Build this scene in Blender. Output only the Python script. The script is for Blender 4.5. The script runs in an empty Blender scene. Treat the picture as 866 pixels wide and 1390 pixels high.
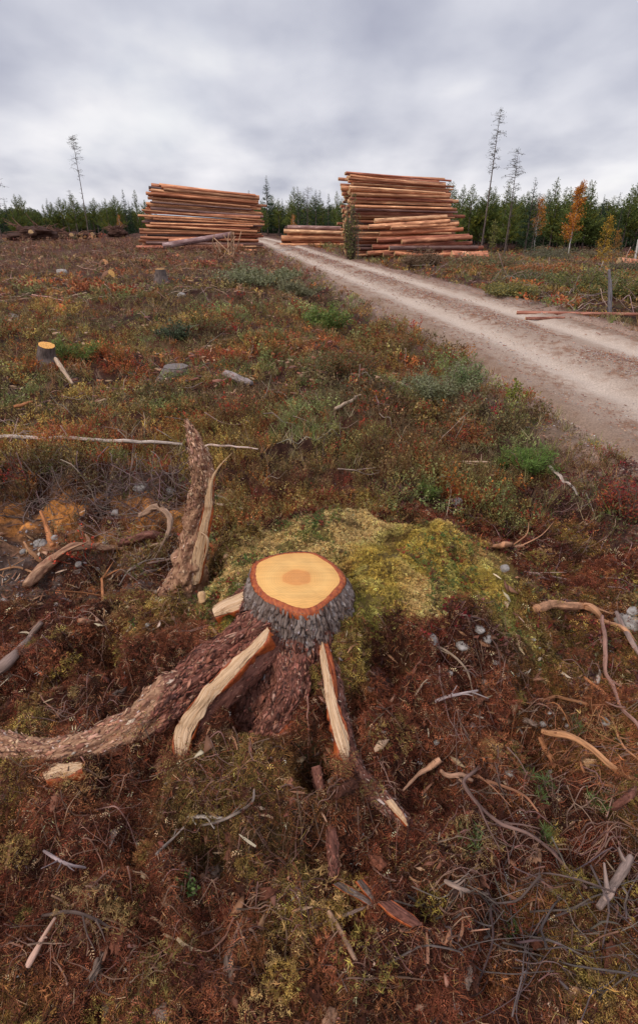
import bpy, math
import numpy as np
R = math.radians
rng = np.random.default_rng(7)
SC = bpy.context.scene
COL = SC.collection

# ------------------------------------------------------------------ camera model (the photograph's lens)
CAM_Z = 1.6; PITCH = R(25.9); FPX = 722.0
_cp, _sp = math.cos(PITCH), math.sin(PITCH)
def raydir(px, py):
    a = (px-433.0)/FPX; b = (650.0-py)/FPX
    return np.array([a, _cp+b*_sp, -_sp+b*_cp])
def RY(px, py, y):                       # the point of the sight line at depth y
    d = raydir(px, py); t = y/d[1]; return np.array([d[0]*t, y, CAM_Z+d[2]*t])
def RZ(px, py, z):                       # the point of the sight line at height z
    d = raydir(px, py); t = (z-CAM_Z)/d[2]; return np.array([d[0]*t, d[1]*t, z])

# ------------------------------------------------------------------ noise
def _h(ix, iy, iz, seed):
    h = (ix.astype(np.int64)*374761393 + iy.astype(np.int64)*668265263 + iz.astype(np.int64)*2147483647 + seed*974634777) & 0xffffffff
    h = ((h ^ (h >> 13)) * 1274126177) & 0xffffffff
    h = ((h ^ (h >> 16)) * 2246822519) & 0xffffffff
    return ((h ^ (h >> 15)) & 0xffffff) / float(0xffffff)
def vnoise(x, y, z=None, seed=0):
    x = np.asarray(x, float); y = np.asarray(y, float)
    z = np.zeros_like(x) if z is None else np.asarray(z, float)
    ix, iy, iz = np.floor(x), np.floor(y), np.floor(z)
    fx, fy, fz = x-ix, y-iy, z-iz
    fx, fy, fz = (f*f*(3-2*f) for f in (fx, fy, fz))
    def c(a, b, d): return _h(ix+a, iy+b, iz+d, seed)
    x00 = c(0,0,0)*(1-fx)+c(1,0,0)*fx; x10 = c(0,1,0)*(1-fx)+c(1,1,0)*fx
    x01 = c(0,0,1)*(1-fx)+c(1,0,1)*fx; x11 = c(0,1,1)*(1-fx)+c(1,1,1)*fx
    return ((x00*(1-fy)+x10*fy)*(1-fz) + (x01*(1-fy)+x11*fy)*fz)*2-1
def fbm(x, y, z=None, o=4, seed=0):
    a, s, f = 1.0, 0.0, 1.0
    for k in range(o):
        s = s + a*vnoise(np.asarray(x)*f+k*7.3, np.asarray(y)*f-k*3.1, None if z is None else np.asarray(z)*f, seed+k)
        a *= .5; f *= 2.03
    return s/1.6
def cells(u, v, seed=0):                 # F2-F1 of jittered cells: plates with narrow gaps
    iu, iv = np.floor(u), np.floor(v); f1 = np.full(np.shape(u), 9.); f2 = f1.copy()
    for a in (-1, 0, 1):
        for b in (-1, 0, 1):
            du = iu+a+_h(iu+a, iv+b, iu*0, seed)-u; dv = iv+b+_h(iu+a, iv+b, iu*0+1, seed)-v; d = np.hypot(du, dv)
            f2 = np.minimum(f2, np.maximum(f1, d)); f1 = np.minimum(f1, d)
    return f2-f1
def sst(a, b, x):
    t = np.clip((np.asarray(x, float)-a)/(b-a), 0, 1); return t*t*(3-2*t)

# ------------------------------------------------------------------ object helpers
def tag(o, label=None, cat=None, group=None, kind=None):
    if label: o['label'] = label
    if cat: o['category'] = cat
    if group: o['group'] = group
    if kind: o['kind'] = kind
    return o
def empty(name, loc, label, cat, group=None):
    o = bpy.data.objects.new(name, None); COL.objects.link(o); o.location = loc; o.empty_display_size = .1
    return tag(o, label, cat, group)
def mesh(name, V, F, mats, mi=None, col=None, uv=None, smooth=False):
    """F: one (n,k) array or a list of such arrays"""
    V = np.asarray(V, np.float32); Fs = F if isinstance(F, list) else [F]
    Fs = [np.asarray(f, np.int32) for f in Fs if len(f)]
    me = bpy.data.meshes.new(name)
    me.vertices.add(len(V)); me.vertices.foreach_set('co', V.ravel())
    loops = np.concatenate([f.ravel() for f in Fs]); tot = np.concatenate([np.full(len(f), f.shape[1], np.int32) for f in Fs])
    me.loops.add(len(loops)); me.loops.foreach_set('vertex_index', loops)
    me.polygons.add(len(tot)); me.polygons.foreach_set('loop_start', np.concatenate([[0], np.cumsum(tot)[:-1]]).astype(np.int32))
    me.polygons.foreach_set('loop_total', tot)
    for m in (mats if isinstance(mats, (list, tuple)) else [mats]): me.materials.append(m)
    if mi is not None: me.polygons.foreach_set('material_index', np.asarray(mi, np.int32))
    if smooth: me.polygons.foreach_set('use_smooth', np.ones(len(tot), bool))
    if col is not None:
        a = me.attributes.new('col', 'FLOAT_COLOR', 'POINT'); c = np.ones((len(V), 4), np.float32); c[:, :3] = np.clip(col, 0.004, 1); a.data.foreach_set('color', c.ravel())
    if uv is not None:
        a = me.attributes.new('tuv', 'FLOAT_VECTOR', 'POINT'); c = np.zeros((len(V), 3), np.float32); c[:, :uv.shape[1]] = uv; a.data.foreach_set('vector', c.ravel())
    me.update(calc_edges=True)
    return me
def link(name, me, parent=None, loc=None):
    o = bpy.data.objects.new(name, me); COL.objects.link(o)
    if parent: o.parent = parent
    if loc is not None: o.location = loc
    return o
class MB:
    def __init__(s): s.V=[]; s.F=[]; s.C=[]; s.U=[]; s.M=[]; s.n=0
    def add(s, V, F, col=(.3,.3,.3), uv=None, m=0):
        V = np.asarray(V, float); F = np.asarray(F)
        if F.shape[1] == 3: F = np.concatenate([F, F[:, 2:3]], 1)*1
        s.V.append(V); s.F.append(F+s.n); s.n += len(V)
        c = np.asarray(col, float); s.C.append(np.broadcast_to(c, (len(V), 3)))
        s.U.append(np.zeros((len(V), 2)) if uv is None else uv); s.M.append(np.full(len(F), m)); return s
    def build(s, name, mats, parent=None, origin=(0,0,0), smooth=False, link_it=True):
        F = np.concatenate(s.F); M = np.concatenate(s.M); tri = F[:, 2] == F[:, 3]
        if parent is not None: origin = np.array(parent.location)
        V = np.concatenate(s.V)-np.asarray(origin)
        me = mesh(name, V, [F[~tri], F[tri][:, :3]], mats, np.concatenate([M[~tri], M[tri]]), np.concatenate(s.C), np.concatenate(s.U), smooth)
        if not link_it: return me
        o = link(name, me, parent)
        if parent is None: o.location = origin
        elif parent.type == 'EMPTY' or True:
            o.location = (0,0,0)
        return o

# ------------------------------------------------------------------ materials
def nodes(m):
    m.use_nodes = True; nt = m.node_tree; nt.nodes.clear(); return nt
def mk(nt, t, **k):
    n = nt.nodes.new(t)
    for a, b in k.items():
        if a in n.inputs.keys(): n.inputs[a].default_value = b
        else: setattr(n, a, b)
    return n
def coords(nt, coord, scale):
    if coord in ('tuv', 'col'):
        s = mk(nt, 'ShaderNodeAttribute', attribute_name='tuv').outputs['Vector']
    else:
        s = nt.nodes.new('ShaderNodeTexCoord').outputs['Object']
    mp = mk(nt, 'ShaderNodeMapping'); mp.inputs['Scale'].default_value = scale; nt.links.new(s, mp.inputs[0]); return mp.outputs[0]
def ramp(nt, fac, stops):
    r = nt.nodes.new('ShaderNodeValToRGB'); e = r.color_ramp.elements
    while len(e) > 1: e.remove(e[-1])
    e[0].position = stops[0][0]; e[0].color = (*stops[0][1], 1)
    for p, c in stops[1:]:
        x = e.new(p); x.color = (*c, 1)
    nt.links.new(fac, r.inputs[0]); return r.outputs[0]
def noisemat(name, stops, scale=(10,10,10), coord='obj', detail=6, rough=.8, bump=.4, bdist=.01, spec=.3, distort=.4, mul=None, dirt=None, attr=None, amt=.5, nrough=.6):
    """stops: colour ramp over a noise; attr 'col': the mesh's own colours, varied by the noise"""
    m = bpy.data.materials.new(name); nt = nodes(m); L = nt.links.new
    v = coords(nt, coord, scale)
    n = mk(nt, 'ShaderNodeTexNoise', Scale=1.0, Detail=detail, Distortion=distort, Roughness=nrough); L(v, n.inputs['Vector'])
    if attr:
        at = mk(nt, 'ShaderNodeAttribute', attribute_name=attr)
        k = mk(nt, 'ShaderNodeMapRange'); k.inputs['From Min'].default_value=.25; k.inputs['From Max'].default_value=.75; k.inputs['To Min'].default_value=1-amt; k.inputs['To Max'].default_value=1+amt
        L(n.outputs['Fac'], k.inputs[0])
        mx = mk(nt, 'ShaderNodeVectorMath', operation='SCALE'); L(at.outputs['Color'], mx.inputs[0]); L(k.outputs[0], mx.inputs['Scale']); c = mx.outputs[0]
    else:
        c = ramp(nt, n.outputs['Fac'], stops)
    if dirt:
        dn = mk(nt, 'ShaderNodeTexNoise', Scale=dirt[1], Detail=6, Distortion=.5); L(nt.nodes.new('ShaderNodeTexCoord').outputs['Object'], dn.inputs['Vector'])
        dr = mk(nt, 'ShaderNodeMapRange'); dr.inputs['From Min'].default_value = dirt[2]; dr.inputs['From Max'].default_value = dirt[2]+.12; L(dn.outputs['Fac'], dr.inputs[0])
        dm = mk(nt, 'ShaderNodeMix', data_type='RGBA'); L(dr.outputs[0], dm.inputs[0]); L(c, dm.inputs[6]); dm.inputs[7].default_value = (*dirt[0], 1); c = dm.outputs[2]
    if mul == 'objcol':
        oi = nt.nodes.new('ShaderNodeObjectInfo'); mx = mk(nt, 'ShaderNodeVectorMath', operation='MULTIPLY'); L(c, mx.inputs[0]); L(oi.outputs['Color'], mx.inputs[1]); c = mx.outputs[0]
    b = mk(nt, 'ShaderNodeBsdfPrincipled', Roughness=rough); b.inputs['Specular IOR Level'].default_value = spec
    L(c, b.inputs['Base Color'])
    if bump:
        bp = mk(nt, 'ShaderNodeBump', Strength=bump, Distance=bdist); L(n.outputs['Fac'], bp.inputs['Height']); L(bp.outputs[0], b.inputs['Normal'])
    o = nt.nodes.new('ShaderNodeOutputMaterial'); L(b.outputs[0], o.inputs[0]); return m
def leafmat(name, trans=.3, rough=.55, spec=.25):
    m = bpy.data.materials.new(name); nt = nodes(m); L = nt.links.new
    at = mk(nt, 'ShaderNodeAttribute', attribute_name='col')
    b = mk(nt, 'ShaderNodeBsdfPrincipled', Roughness=rough); b.inputs['Specular IOR Level'].default_value = spec; L(at.outputs['Color'], b.inputs['Base Color'])
    o = nt.nodes.new('ShaderNodeOutputMaterial')
    if trans:
        t = nt.nodes.new('ShaderNodeBsdfTranslucent'); L(at.outputs['Color'], t.inputs[0])
        x = mk(nt, 'ShaderNodeMixShader', Fac=trans); L(b.outputs[0], x.inputs[1]); L(t.outputs[0], x.inputs[2]); L(x.outputs[0], o.inputs[0])
    else: L(b.outputs[0], o.inputs[0])
    return m
M = {}
M['ground'] = noisemat('forest_soil', None, (45,45,45), 'obj', 8, .95, .8, .012, .15, attr='col', amt=.6)
M['leaf'] = leafmat('leaf'); M['needle'] = leafmat('needle', .12, .6, .2); M['litter'] = leafmat('dry_litter', .1, .7, .2)
M['moss'] = leafmat('moss', .25, .7, .15)
M['flake'] = leafmat('bark_flake', 0, .75, .25)
M['crown'] = leafmat('crown_foliage', .15, .6, .15)
M['bark_trunk'] = noisemat('grey_pine_bark', [(.25,(.03,.016,.012)),(.40,(.10,.062,.048)),(.52,(.21,.155,.13)),(.66,(.42,.36,.33))], (75,17,1), 'tuv', 10, .85, .9, .01, .3, .6, nrough=.68)
M['bark_root'] = noisemat('red_root_bark', [(.2,(.022,.008,.006)),(.42,(.11,.04,.027)),(.58,(.24,.095,.065)),(.78,(.44,.23,.16))], (55,16,1), 'tuv', 10, .8, .9, .01, .3, .9, nrough=.7)
M['bark_tan'] = noisemat('tan_root_bark', [(.2,(.06,.025,.014)),(.42,(.25,.12,.07)),(.6,(.42,.24,.14)),(.8,(.58,.38,.25))], (50,14,1), 'tuv', 9, .8, .9, .008, .3, .8, nrough=.68)
M['cut'] = noisemat('split_pale_wood', [(.25,(.30,.14,.06)),(.42,(.53,.33,.18)),(.56,(.64,.44,.27)),(.78,(.74,.56,.39))], (190,5,1), 'tuv', 7, .65, .7, .005, .3, .3, dirt=((.30,.15,.07), 26, .60))
M['cambium'] = noisemat('orange_inner_bark', [(.25,(.10,.018,.007)),(.5,(.33,.065,.014)),(.75,(.5,.15,.035))], (90,60,60), 'obj', 7, .55, .6, .004, .4, .3)
M['root'] = noisemat('thin_root_bark', None, (55,8,1), 'tuv', 9, .85, .9, .006, .2, attr='col', amt=.95, nrough=.72)
M['stone'] = noisemat('granite_stone', [(.25,(.11,.095,.085)),(.5,(.30,.27,.245)),(.75,(.48,.44,.41))], (30,30,30), 'obj', 10, .85, .5, .006, .3, .1)
M['log'] = noisemat('log_bark', [(.28,(.28,.2,.19)),(.42,(.7,.55,.5)),(.55,(1,.9,.82)),(.68,(1.75,1.75,1.6))], (5,1.1,1), 'tuv', 8, .8, .7, .03, .25, .5, mul='objcol', nrough=.65)
M['logend'] = noisemat('sawn_log_end', [(.3,(.42,.24,.1)),(.6,(.62,.42,.22))], (9,9,9), 'obj', 5, .7, .2, .01, .3)
M['tree_bark'] = noisemat('tree_bark', [(.3,(.06,.045,.04)),(.6,(.17,.13,.115)),(.8,(.26,.2,.17))], (8,2,1), 'tuv', 5, .85, .3, .02, .2)
M['birch'] = noisemat('birch_bark', [(.3,(.12,.1,.09)),(.42,(.5,.47,.43)),(.8,(.68,.65,.6))], (3,9,1), 'tuv', 4, .7, .2, .01, .2)

# ------------------------------------------------------------------ terrain
_ry = np.array([-60, -5, 3.6, 8.4, 12.3, 16.5, 22, 33, 46, 80, 140, 260.])
_rx = np.array([4.3, 4.3, 4.0, 3.42, 2.72, 1.95, .93, -1.15, -3.3, -11, -30, -70.])
_yy = np.linspace(-60, 260, 3201); _xx = np.interp(_yy, _ry, _rx); _k = np.hanning(41); _k /= _k.sum()
_xx = np.convolve(np.pad(_xx, 20, mode='edge'), _k, 'valid')
def road_x(y): return np.interp(y, _yy, _xx)
def road_w(y): return np.interp(y, [0, 9, 22, 60], [1.62, 1.5, 1.25, 1.2])
def gb(x, y, cx, cy, rx, ry=None):
    ry = ry or rx; return np.exp(-(((x-cx)/rx)**2+((y-cy)/ry)**2))
STX, STY, STZ = -.068, 1.43, .534
def mound(x, y):
    n = .09*fbm(x*2.2, y*2.2, o=3, seed=5)
    a = np.sqrt(((x-.16)/.80)**2+((y-1.72)/.52)**2)+n
    top = .36*(1-sst(.62, 1.28, a))
    front = .33*np.exp(-((x+.1)/.75)**2)*sst(.55, 1.5, y)*(1-sst(1.5, 2.3, y))
    return np.maximum(top, front)
CAV = [(.22,1.27,.075,.20), (.14,1.16,.05,.12), (-.20,1.17,.075,.16), (-.82,1.50,.12,.20), (-.72,1.40,.07,.12), (-.46,1.74,.075,.20), (.33,1.03,.07,.14), (-.02,.98,.06,.12), (.42,1.30,.05,.10), (-.28,.82,.05,.08), (.10,.78,.05,.08), (.66,1.16,.07,.10), (-.62,1.92,.07,.12)]
CARVE = []
def _carve(pts, rad, n=26):
    P = np.array([RZ(*p) for p in pts]); t = np.linspace(0, len(P)-1, n); r = np.interp(np.linspace(0, 1, n), np.linspace(0, 1, len(rad)), rad)
    for k in range(n): CARVE.append((np.interp(t[k], range(len(P)), P[:, 0]), np.interp(t[k], range(len(P)), P[:, 1]), np.interp(t[k], range(len(P)), P[:, 2]), r[k]))
_carve([(345,866,.385),(300,897,.335),(250,934,.28),(205,970,.235),(150,1003,.2),(95,1024,.185),(45,1021,.175),(-20,1003,.165),(-110,985,.15)], [.075,.066,.056,.05,.04,.03,.026])
_carve([(345,890,.385),(300,935,.305),(275,970,.25),(258,1000,.20),(250,1035,.165)], [.05,.045,.035,.02])
_carve([(437,870,.40),(443,900,.365),(452,940,.325),(462,985,.275),(478,1032,.225),(500,1070,.19),(525,1092,.17),(550,1115,.155)], [.03,.028,.026,.024,.02,.01])
_carve([(395,900,.33),(385,960,.27),(365,1000,.2)], [.06,.04,.03], 8)
def H(x, y, fine=True):
    x = np.asarray(x, float); y = np.asarray(y, float)
    dx = x-road_x(y); hw = road_w(y); e = np.abs(dx)-hw
    e = e+.17*fbm(x*1.5, y*1.5, o=4, seed=3)
    off = sst(.3, 4, e)
    h = .12*fbm(x*.25, y*.25, o=2, seed=1)*off + .10*fbm(x*1.1, y*1.1, o=3, seed=2)*sst(0, .8, e)
    far = sst(6, 30, np.hypot(x, y)); h = h + far*off*.25*fbm(x*.06, y*.06, o=2, seed=9)
    h = h + .03
    h = h*sst(-.15, .35, e) - .07*(1-sst(-.2, .25, e))
    # ditch beside the road, left
    h = h - .22*np.exp(-((dx+hw+1.15)/.5)**2)*(dx < 0)*sst(1.5, 3, y)
    h = h - .10*np.exp(-((dx-hw-1.0)/.45)**2)*(dx > 0)
    # the clearing climbs gently to the left, the land falls away to the right
    h = h + .12*sst(1.5, 6, -dx-hw)*sst(3, 9, y)
    h = h - 1.0*sst(8, 60, np.hypot(x, y))*sst(2, 14, dx)
    h = h - .35*sst(40, 90, y)*sst(0, 10, -dx)
    # disturbed hollow at the left with a low bank behind
    pit = sst(-.35, -.75, x)*sst(1.75, 2.15, y)
    h = h - .13*pit*(1-sst(3.0, 3.25, y)) + .06*sst(-.2, -.8, x)*sst(3.05, 3.25, y)*(1-sst(3.3, 5, y))
    h = h + mound(x, y)
    near = 1-sst(2.4, 4.5, np.hypot(x, y-1.2))
    h = h - .13*gb(x, y, .235, 1.30, .07, .09) - .13*gb(x, y, -.17, 1.20, .075, .09) - .13*gb(x, y, -.80, 1.52, .13, .12) - .12*gb(x, y, -.5, 1.8, .05, .09)
    h = h + .07*gb(x, y, -.60, 1.55, .14, .14) + .08*gb(x, y, .35, 1.18, .12, .12) + .05*gb(x, y, .16, 1.02, .1, .07) + .05*gb(x, y, -.2, .95, .2, .12)
    h = h - .07*gb(x, y, .62, 1.02, .22, .12) - .08*gb(x, y, .06, .97, .10, .05) + .12*sst(1.3, 2.2, x)*near*gb(x, y, 2, 2, 1.2, 1)
    if fine:
        g = mossy(x, y)
        r = 1-np.abs(fbm(x*4.3, y*4.3, o=3, seed=21))*1.6
        h = h + near*(1-g)*(.105*r-.055 + .060*(1-2.2*np.abs(fbm(x*8.5+3, y*8.5, o=2, seed=26))) + .035*fbm(x*19, y*19, o=2, seed=22)) + near*g*(.085*fbm(x*4.2, y*4.2, o=2, seed=23)+.045*(.5-1.6*np.abs(fbm(x*11, y*11, o=2, seed=25))))
        h = h + (1-near)*sst(.2, .9, e)*.085*fbm(x*2.6, y*2.6, o=3, seed=24)
        for cx, cy, rx, dp in CAV: h = h - dp*np.exp(-(((x-cx)/rx)**2+((y-cy)/(rx*1.1))**2)**2)
        for px_, py_, pz_, pr_ in CARVE:
            d_ = np.hypot(x-px_, y-py_); m_ = d_ < .3; h = np.where(m_, np.minimum(h, pz_-.35*pr_+np.maximum(0, d_-pr_*.75)*1.5), h)
    return h
def mossy(x, y):
    a = np.sqrt(((x-.15)/.70)**2+((y-1.76)/.50)**2)+.42*fbm(x*3.6, y*3.6, o=4, seed=31)
    return (1-sst(.8, 1.05, a))*sst(1.27, 1.40, y+.06*fbm(x*8, y*0, o=2, seed=33))
def G(px, py, lift=0.0):                # where the sight line through a pixel of the photograph meets the ground
    d = raydir(px, py); lo, hi, n = .8, 140., 150
    for k in range(3):
        ts = np.geomspace(lo, hi, n); P = np.array([0, 0, CAM_Z])+ts[:, None]*d; b = P[:, 2] < H(P[:, 0], P[:, 1])+lift
        i = int(np.argmax(b)) if b.any() else len(ts)-1
        if i == 0: i = 1
        lo, hi, n = ts[i-1], ts[i], 8
    return P[i]
def normal(x, y, s=.03):
    a = (H(x+s, y)-H(x-s, y))/(2*s); b = (H(x, y+s)-H(x, y-s))/(2*s)
    n = np.stack([-a, -b, np.ones_like(a)], -1); return n/np.linalg.norm(n, axis=-1, keepdims=True)

def mixc(a, b, t):
    return np.asarray(a)*(1-t[:, None])+np.asarray(b)*t[:, None]
def soil_color(x, y):
    n1 = fbm(x*1.4, y*1.4, o=4, seed=41); n2 = fbm(x*7, y*7, o=3, seed=42); n3 = fbm(x*22, y*22, o=2, seed=43)
    c = mixc((.03,.012,.008), (.07,.024,.013), sst(-.3, .5, n1)); c = mixc(c, (.075,.065,.024), sst(.1, .6, n2)*.6); c = mixc(c, (.13,.07,.045), sst(.35, .7, n3)*.5)
    # orange subsoil and grey silt in the hollow
    pit = sst(-.45, -.8, x)*sst(1.85, 2.25, y)*(1-sst(3.15, 3.35, y))
    c = mixc(c, (.11,.075,.062), pit*sst(-.3, .2, n2)*.9); c = mixc(c, (.42,.17,.045), pit*sst(2.45, 2.75, y)*(1-sst(3.0,3.25,y))*sst(-.25, .25, n2+.4*n3))
    r = gb(x, y, 1.02, 1.38, .3, .2); c = mixc(c, (.26,.09,.035), np.clip(r*sst(-.2, .4, n2), 0, 1))
    e = np.abs(x-road_x(y))-road_w(y)+.25*fbm(x*1.7, y*1.7, o=3, seed=3)
    c = mixc((.30,.205,.155), c, sst(-.1, .9, e+.3*n2))
    far = sst(10, 30, y); c = mixc(c, (.12,.055,.04), far*.5)
    c = mixc(c, (.12,.085,.028), mossy(x, y))
    return c*(1+.25*n3[:, None])
def build_ground():
    N = 760; s = .55; k = math.asinh(620/s); u = np.linspace(-1, 1, N)
    X, Y = np.meshgrid(.0+s*np.sinh(k*u), 1.35+s*np.sinh(k*u)); x = X.ravel(); y = Y.ravel()
    z = H(x, y); i = np.arange(N*N).reshape(N, N)
    F = np.stack([i[:-1,:-1], i[:-1,1:], i[1:,1:], i[1:,:-1]], -1).reshape(-1, 4)
    o = link('ground', mesh('ground', np.stack([x,y,z], 1), F, M['ground'], col=soil_color(x, y), smooth=True))
    tag(o, kind='structure')
    return z.reshape(N, N), N, s, k
H_exact = H
_Z, _N, _S, _K = build_ground()
def H(x, y, fine=True):                 # height of the ground mesh itself
    x = np.asarray(x, float); y = np.asarray(y, float)
    a = np.clip((np.arcsinh(x/_S)/_K+1)*.5*(_N-1), 0, _N-1.001); b = np.clip((np.arcsinh((y-1.35)/_S)/_K+1)*.5*(_N-1), 0, _N-1.001)
    i = a.astype(int); j = b.astype(int); fx, fy = a-i, b-j
    return (_Z[j, i]*(1-fx)+_Z[j, i+1]*fx)*(1-fy)+(_Z[j+1, i]*(1-fx)+_Z[j+1, i+1]*fx)*fy

def build_road():
    ys = np.concatenate([np.arange(-8, 12, .06), np.arange(12, 50, .2), np.arange(50, 110, 1)])
    us = np.linspace(-1.25, 1.25, 90); Y, U = np.meshgrid(ys, us, indexing='ij'); x = road_x(Y)+U*road_w(Y)
    a = U*road_w(Y)
    w = .06*fbm(Y*.5, Y*0, o=2, seed=51)
    z = .004-.045*np.exp(-((a-.78+w)/.24)**2)-.045*np.exp(-((a+.72+w)/.24)**2)+.035*np.exp(-((a+w)/.30)**2)-.13*sst(.93, 1.2, np.abs(U))
    z = z+.018*fbm(x*3.2, Y*2.2, o=4, seed=52)+.008*fbm(x*13, Y*13, o=2, seed=53)
    V = np.stack([x, Y, z], -1).reshape(-1, 3); i = np.arange(len(V)).reshape(Y.shape)
    F = np.stack([i[:-1,:-1], i[:-1,1:], i[1:,1:], i[1:,:-1]], -1).reshape(-1, 4)
    xf, yf, af = x.ravel(), Y.ravel(), a.ravel()
    n = fbm(xf*3, yf*1.2, o=4, seed=54); n2 = fbm(xf*14, yf*14, o=3, seed=55)
    rut = np.exp(-((af-.78)/.33)**2)+np.exp(-((af+.72)/.33)**2)
    c = mixc((.32,.235,.18), (.48,.385,.31), np.clip(rut+.5*n, 0, 1)); c = mixc(c, (.21,.105,.06), sst(-.05, .45, n2+.5*n)*(1-np.clip(rut, 0, 1))*.9)
    c = mixc(c, (.2,.13,.09), sst(1.05, 1.5, np.abs(af)+.25*n)*.7)
    m = noisemat('road_sand', None, (60,60,60), 'obj', 9, .95, .7, .012, .15, attr='col', amt=.42)
    tag(link('dirt_road', mesh('dirt_road', V, F, m, col=c, smooth=True)), kind='structure')
build_road()

# ------------------------------------------------------------------ tubes and other shapes
def resample(P, n, smooth=True):
    P = np.asarray(P, float)
    if len(P) == 2 or not smooth:
        t = np.linspace(0, len(P)-1, n); return np.stack([np.interp(t, range(len(P)), P[:, k]) for k in range(P.shape[1])], 1)
    Q = np.vstack([2*P[0]-P[1], P, 2*P[-1]-P[-2]]); out = []
    for t in np.linspace(0, len(P)-1-1e-6, n):
        i = int(t); f = t-i; a, b, c, d = Q[i:i+4]
        out.append(.5*((2*b)+(-a+c)*f+(2*a-5*b+4*c-d)*f*f+(-a+3*b-3*c+d)*f**3))
    return np.array(out)
def tube(path, rad, seg=10, rings=24, amp=0., freq=(3., 3.), seed=0, flat=1.0, cap=True, wob=0., smooth=True):
    P = resample(path, rings, smooth); r = np.maximum(np.interp(np.linspace(0, 1, rings), np.linspace(0, 1, len(rad)), rad), 1e-4)
    if wob:
        q = np.arange(rings); L = np.linalg.norm(P[-1]-P[0]); f = np.linspace(0, 1, rings)*max(3, L*12)
        P = P+np.stack([vnoise(f, q*0+.5+seed*3.7, seed=seed+k*5) for k in range(3)], 1)*wob*np.minimum(1, np.linspace(0, 5, rings))[:, None]
    T = np.gradient(P, axis=0); T /= np.linalg.norm(T, axis=1, keepdims=True)+1e-9
    up = np.array([0., 0., 1.]) if abs(T[0][2]) < .9 else np.array([0., 1., 0.]); ns = []
    n = np.cross(T[0], up); n /= np.linalg.norm(n)
    for t in T:
        n = n-t*np.dot(n, t); n /= np.linalg.norm(n)+1e-9; ns.append(n)
    ns = np.array(ns); bs = np.cross(T, ns)
    th = np.linspace(0, 2*math.pi, seg+1)
    s = np.concatenate([[0], np.cumsum(np.linalg.norm(np.diff(P, axis=0), axis=1))])
    S, TH = np.meshgrid(s, th, indexing='ij'); RR = r[:, None]*np.ones_like(TH)
    if amp:
        RR = RR*(1+amp*fbm(np.cos(TH)*freq[0]+seed, np.sin(TH)*freq[0], S*freq[1], o=4, seed=seed))
    V = P[:, None, :]+RR[..., None]*(np.cos(TH)[..., None]*ns[:, None, :]+flat*np.sin(TH)[..., None]*bs[:, None, :])
    idx = np.arange(rings*(seg+1)).reshape(rings, seg+1)
    F = np.stack([idx[:-1,:-1], idx[:-1,1:], idx[1:,1:], idx[1:,:-1]], -1).reshape(-1, 4)
    uv = np.stack([TH*np.mean(r), S], -1).reshape(-1, 2); V = V.reshape(-1, 3)
    if cap:
        c0, c1 = len(V), len(V)+1; V = np.vstack([V, P[0], P[-1]]); uv = np.vstack([uv, [0,0], [0,s[-1]]])
        a = idx[0]; b = idx[-1]
        F = np.vstack([F, np.stack([np.full(seg, c0), a[1:], a[:-1], a[:-1]], 1), np.stack([np.full(seg, c1), b[:-1], b[1:], b[1:]], 1)])
        F = np.where(F == F, F, F)
    return V, F, uv
def blob(c, r, sub=3, amp=.3, f=2., seed=0, octs=4):
    n = int(14*sub); th = np.linspace(0, math.pi, n); ph = np.linspace(0, 2*math.pi, 2*n+1)[:-1]
    T, Pp = np.meshgrid(th, ph, indexing='ij'); D = np.stack([np.sin(T)*np.cos(Pp), np.sin(T)*np.sin(Pp), np.cos(T)], -1).reshape(-1, 3)
    rr = 1+amp*fbm(D[:, 0]*f+seed, D[:, 1]*f, D[:, 2]*f, o=octs, seed=seed)
    V = np.asarray(c)+D*rr[:, None]*np.asarray(r); i = np.arange(n*2*n).reshape(n, 2*n); j = np.roll(i, -1, 1)
    return V, np.stack([i[:-1], i[1:], j[1:], j[:-1]], -1).reshape(-1, 4)

# instancing of small plants and litter into one mesh
def rotm(N, yaw, tilt, n=None):
    cy, sy, ct, st = np.cos(yaw), np.sin(yaw), np.cos(tilt), np.sin(tilt); z = np.zeros(N)
    A = np.stack([np.stack([cy, -sy*ct, sy*st], -1), np.stack([sy, cy*ct, -cy*st], -1), np.stack([z, st, ct], -1)], 1)
    if n is not None:
        a = n[:, 0]; b = n[:, 1]; c = n[:, 2]; k = 1/(1+c)
        B = np.stack([np.stack([1-a*a*k, -a*b*k, a], -1), np.stack([-a*b*k, 1-b*b*k, b], -1), np.stack([-a, -b, c], -1)], 1)
        A = B@A
    return A
def scatter(tmpls, pos, scale, color, tilt=.25, align=0., name=None, mat=None, yaw=None, zs=None):
    N = len(pos); yaw = rng.uniform(0, 6.283, N) if yaw is None else yaw; til = rng.normal(0, tilt, N)
    n = None
    if align:
        n = normal(pos[:, 0], pos[:, 1]); n = n*align+np.array([0,0,1-align]); n /= np.linalg.norm(n, axis=1, keepdims=True)
    A = rotm(N, yaw, til, n)*np.asarray(scale)[:, None, None]; which = rng.integers(0, len(tmpls), N)
    VV, FF, CC, off = [], [], [], 0
    for k, (tv, tf, tc) in enumerate(tmpls):
        s = which == k
        if not s.any(): continue
        v = np.einsum('nij,kj->nki', A[s], tv)+pos[s][:, None, :]
        m = s.sum(); f = tf[None]+(np.arange(m)*len(tv))[:, None, None]+off
        c = color[s][:, None, :]*tc[None]
        VV.append(v.reshape(-1, 3)); FF.append(f.reshape(-1, 3)); CC.append(c.reshape(-1, 3)); off += m*len(tv)
    return np.concatenate(VV), np.concatenate(FF), np.concatenate(CC)
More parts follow.
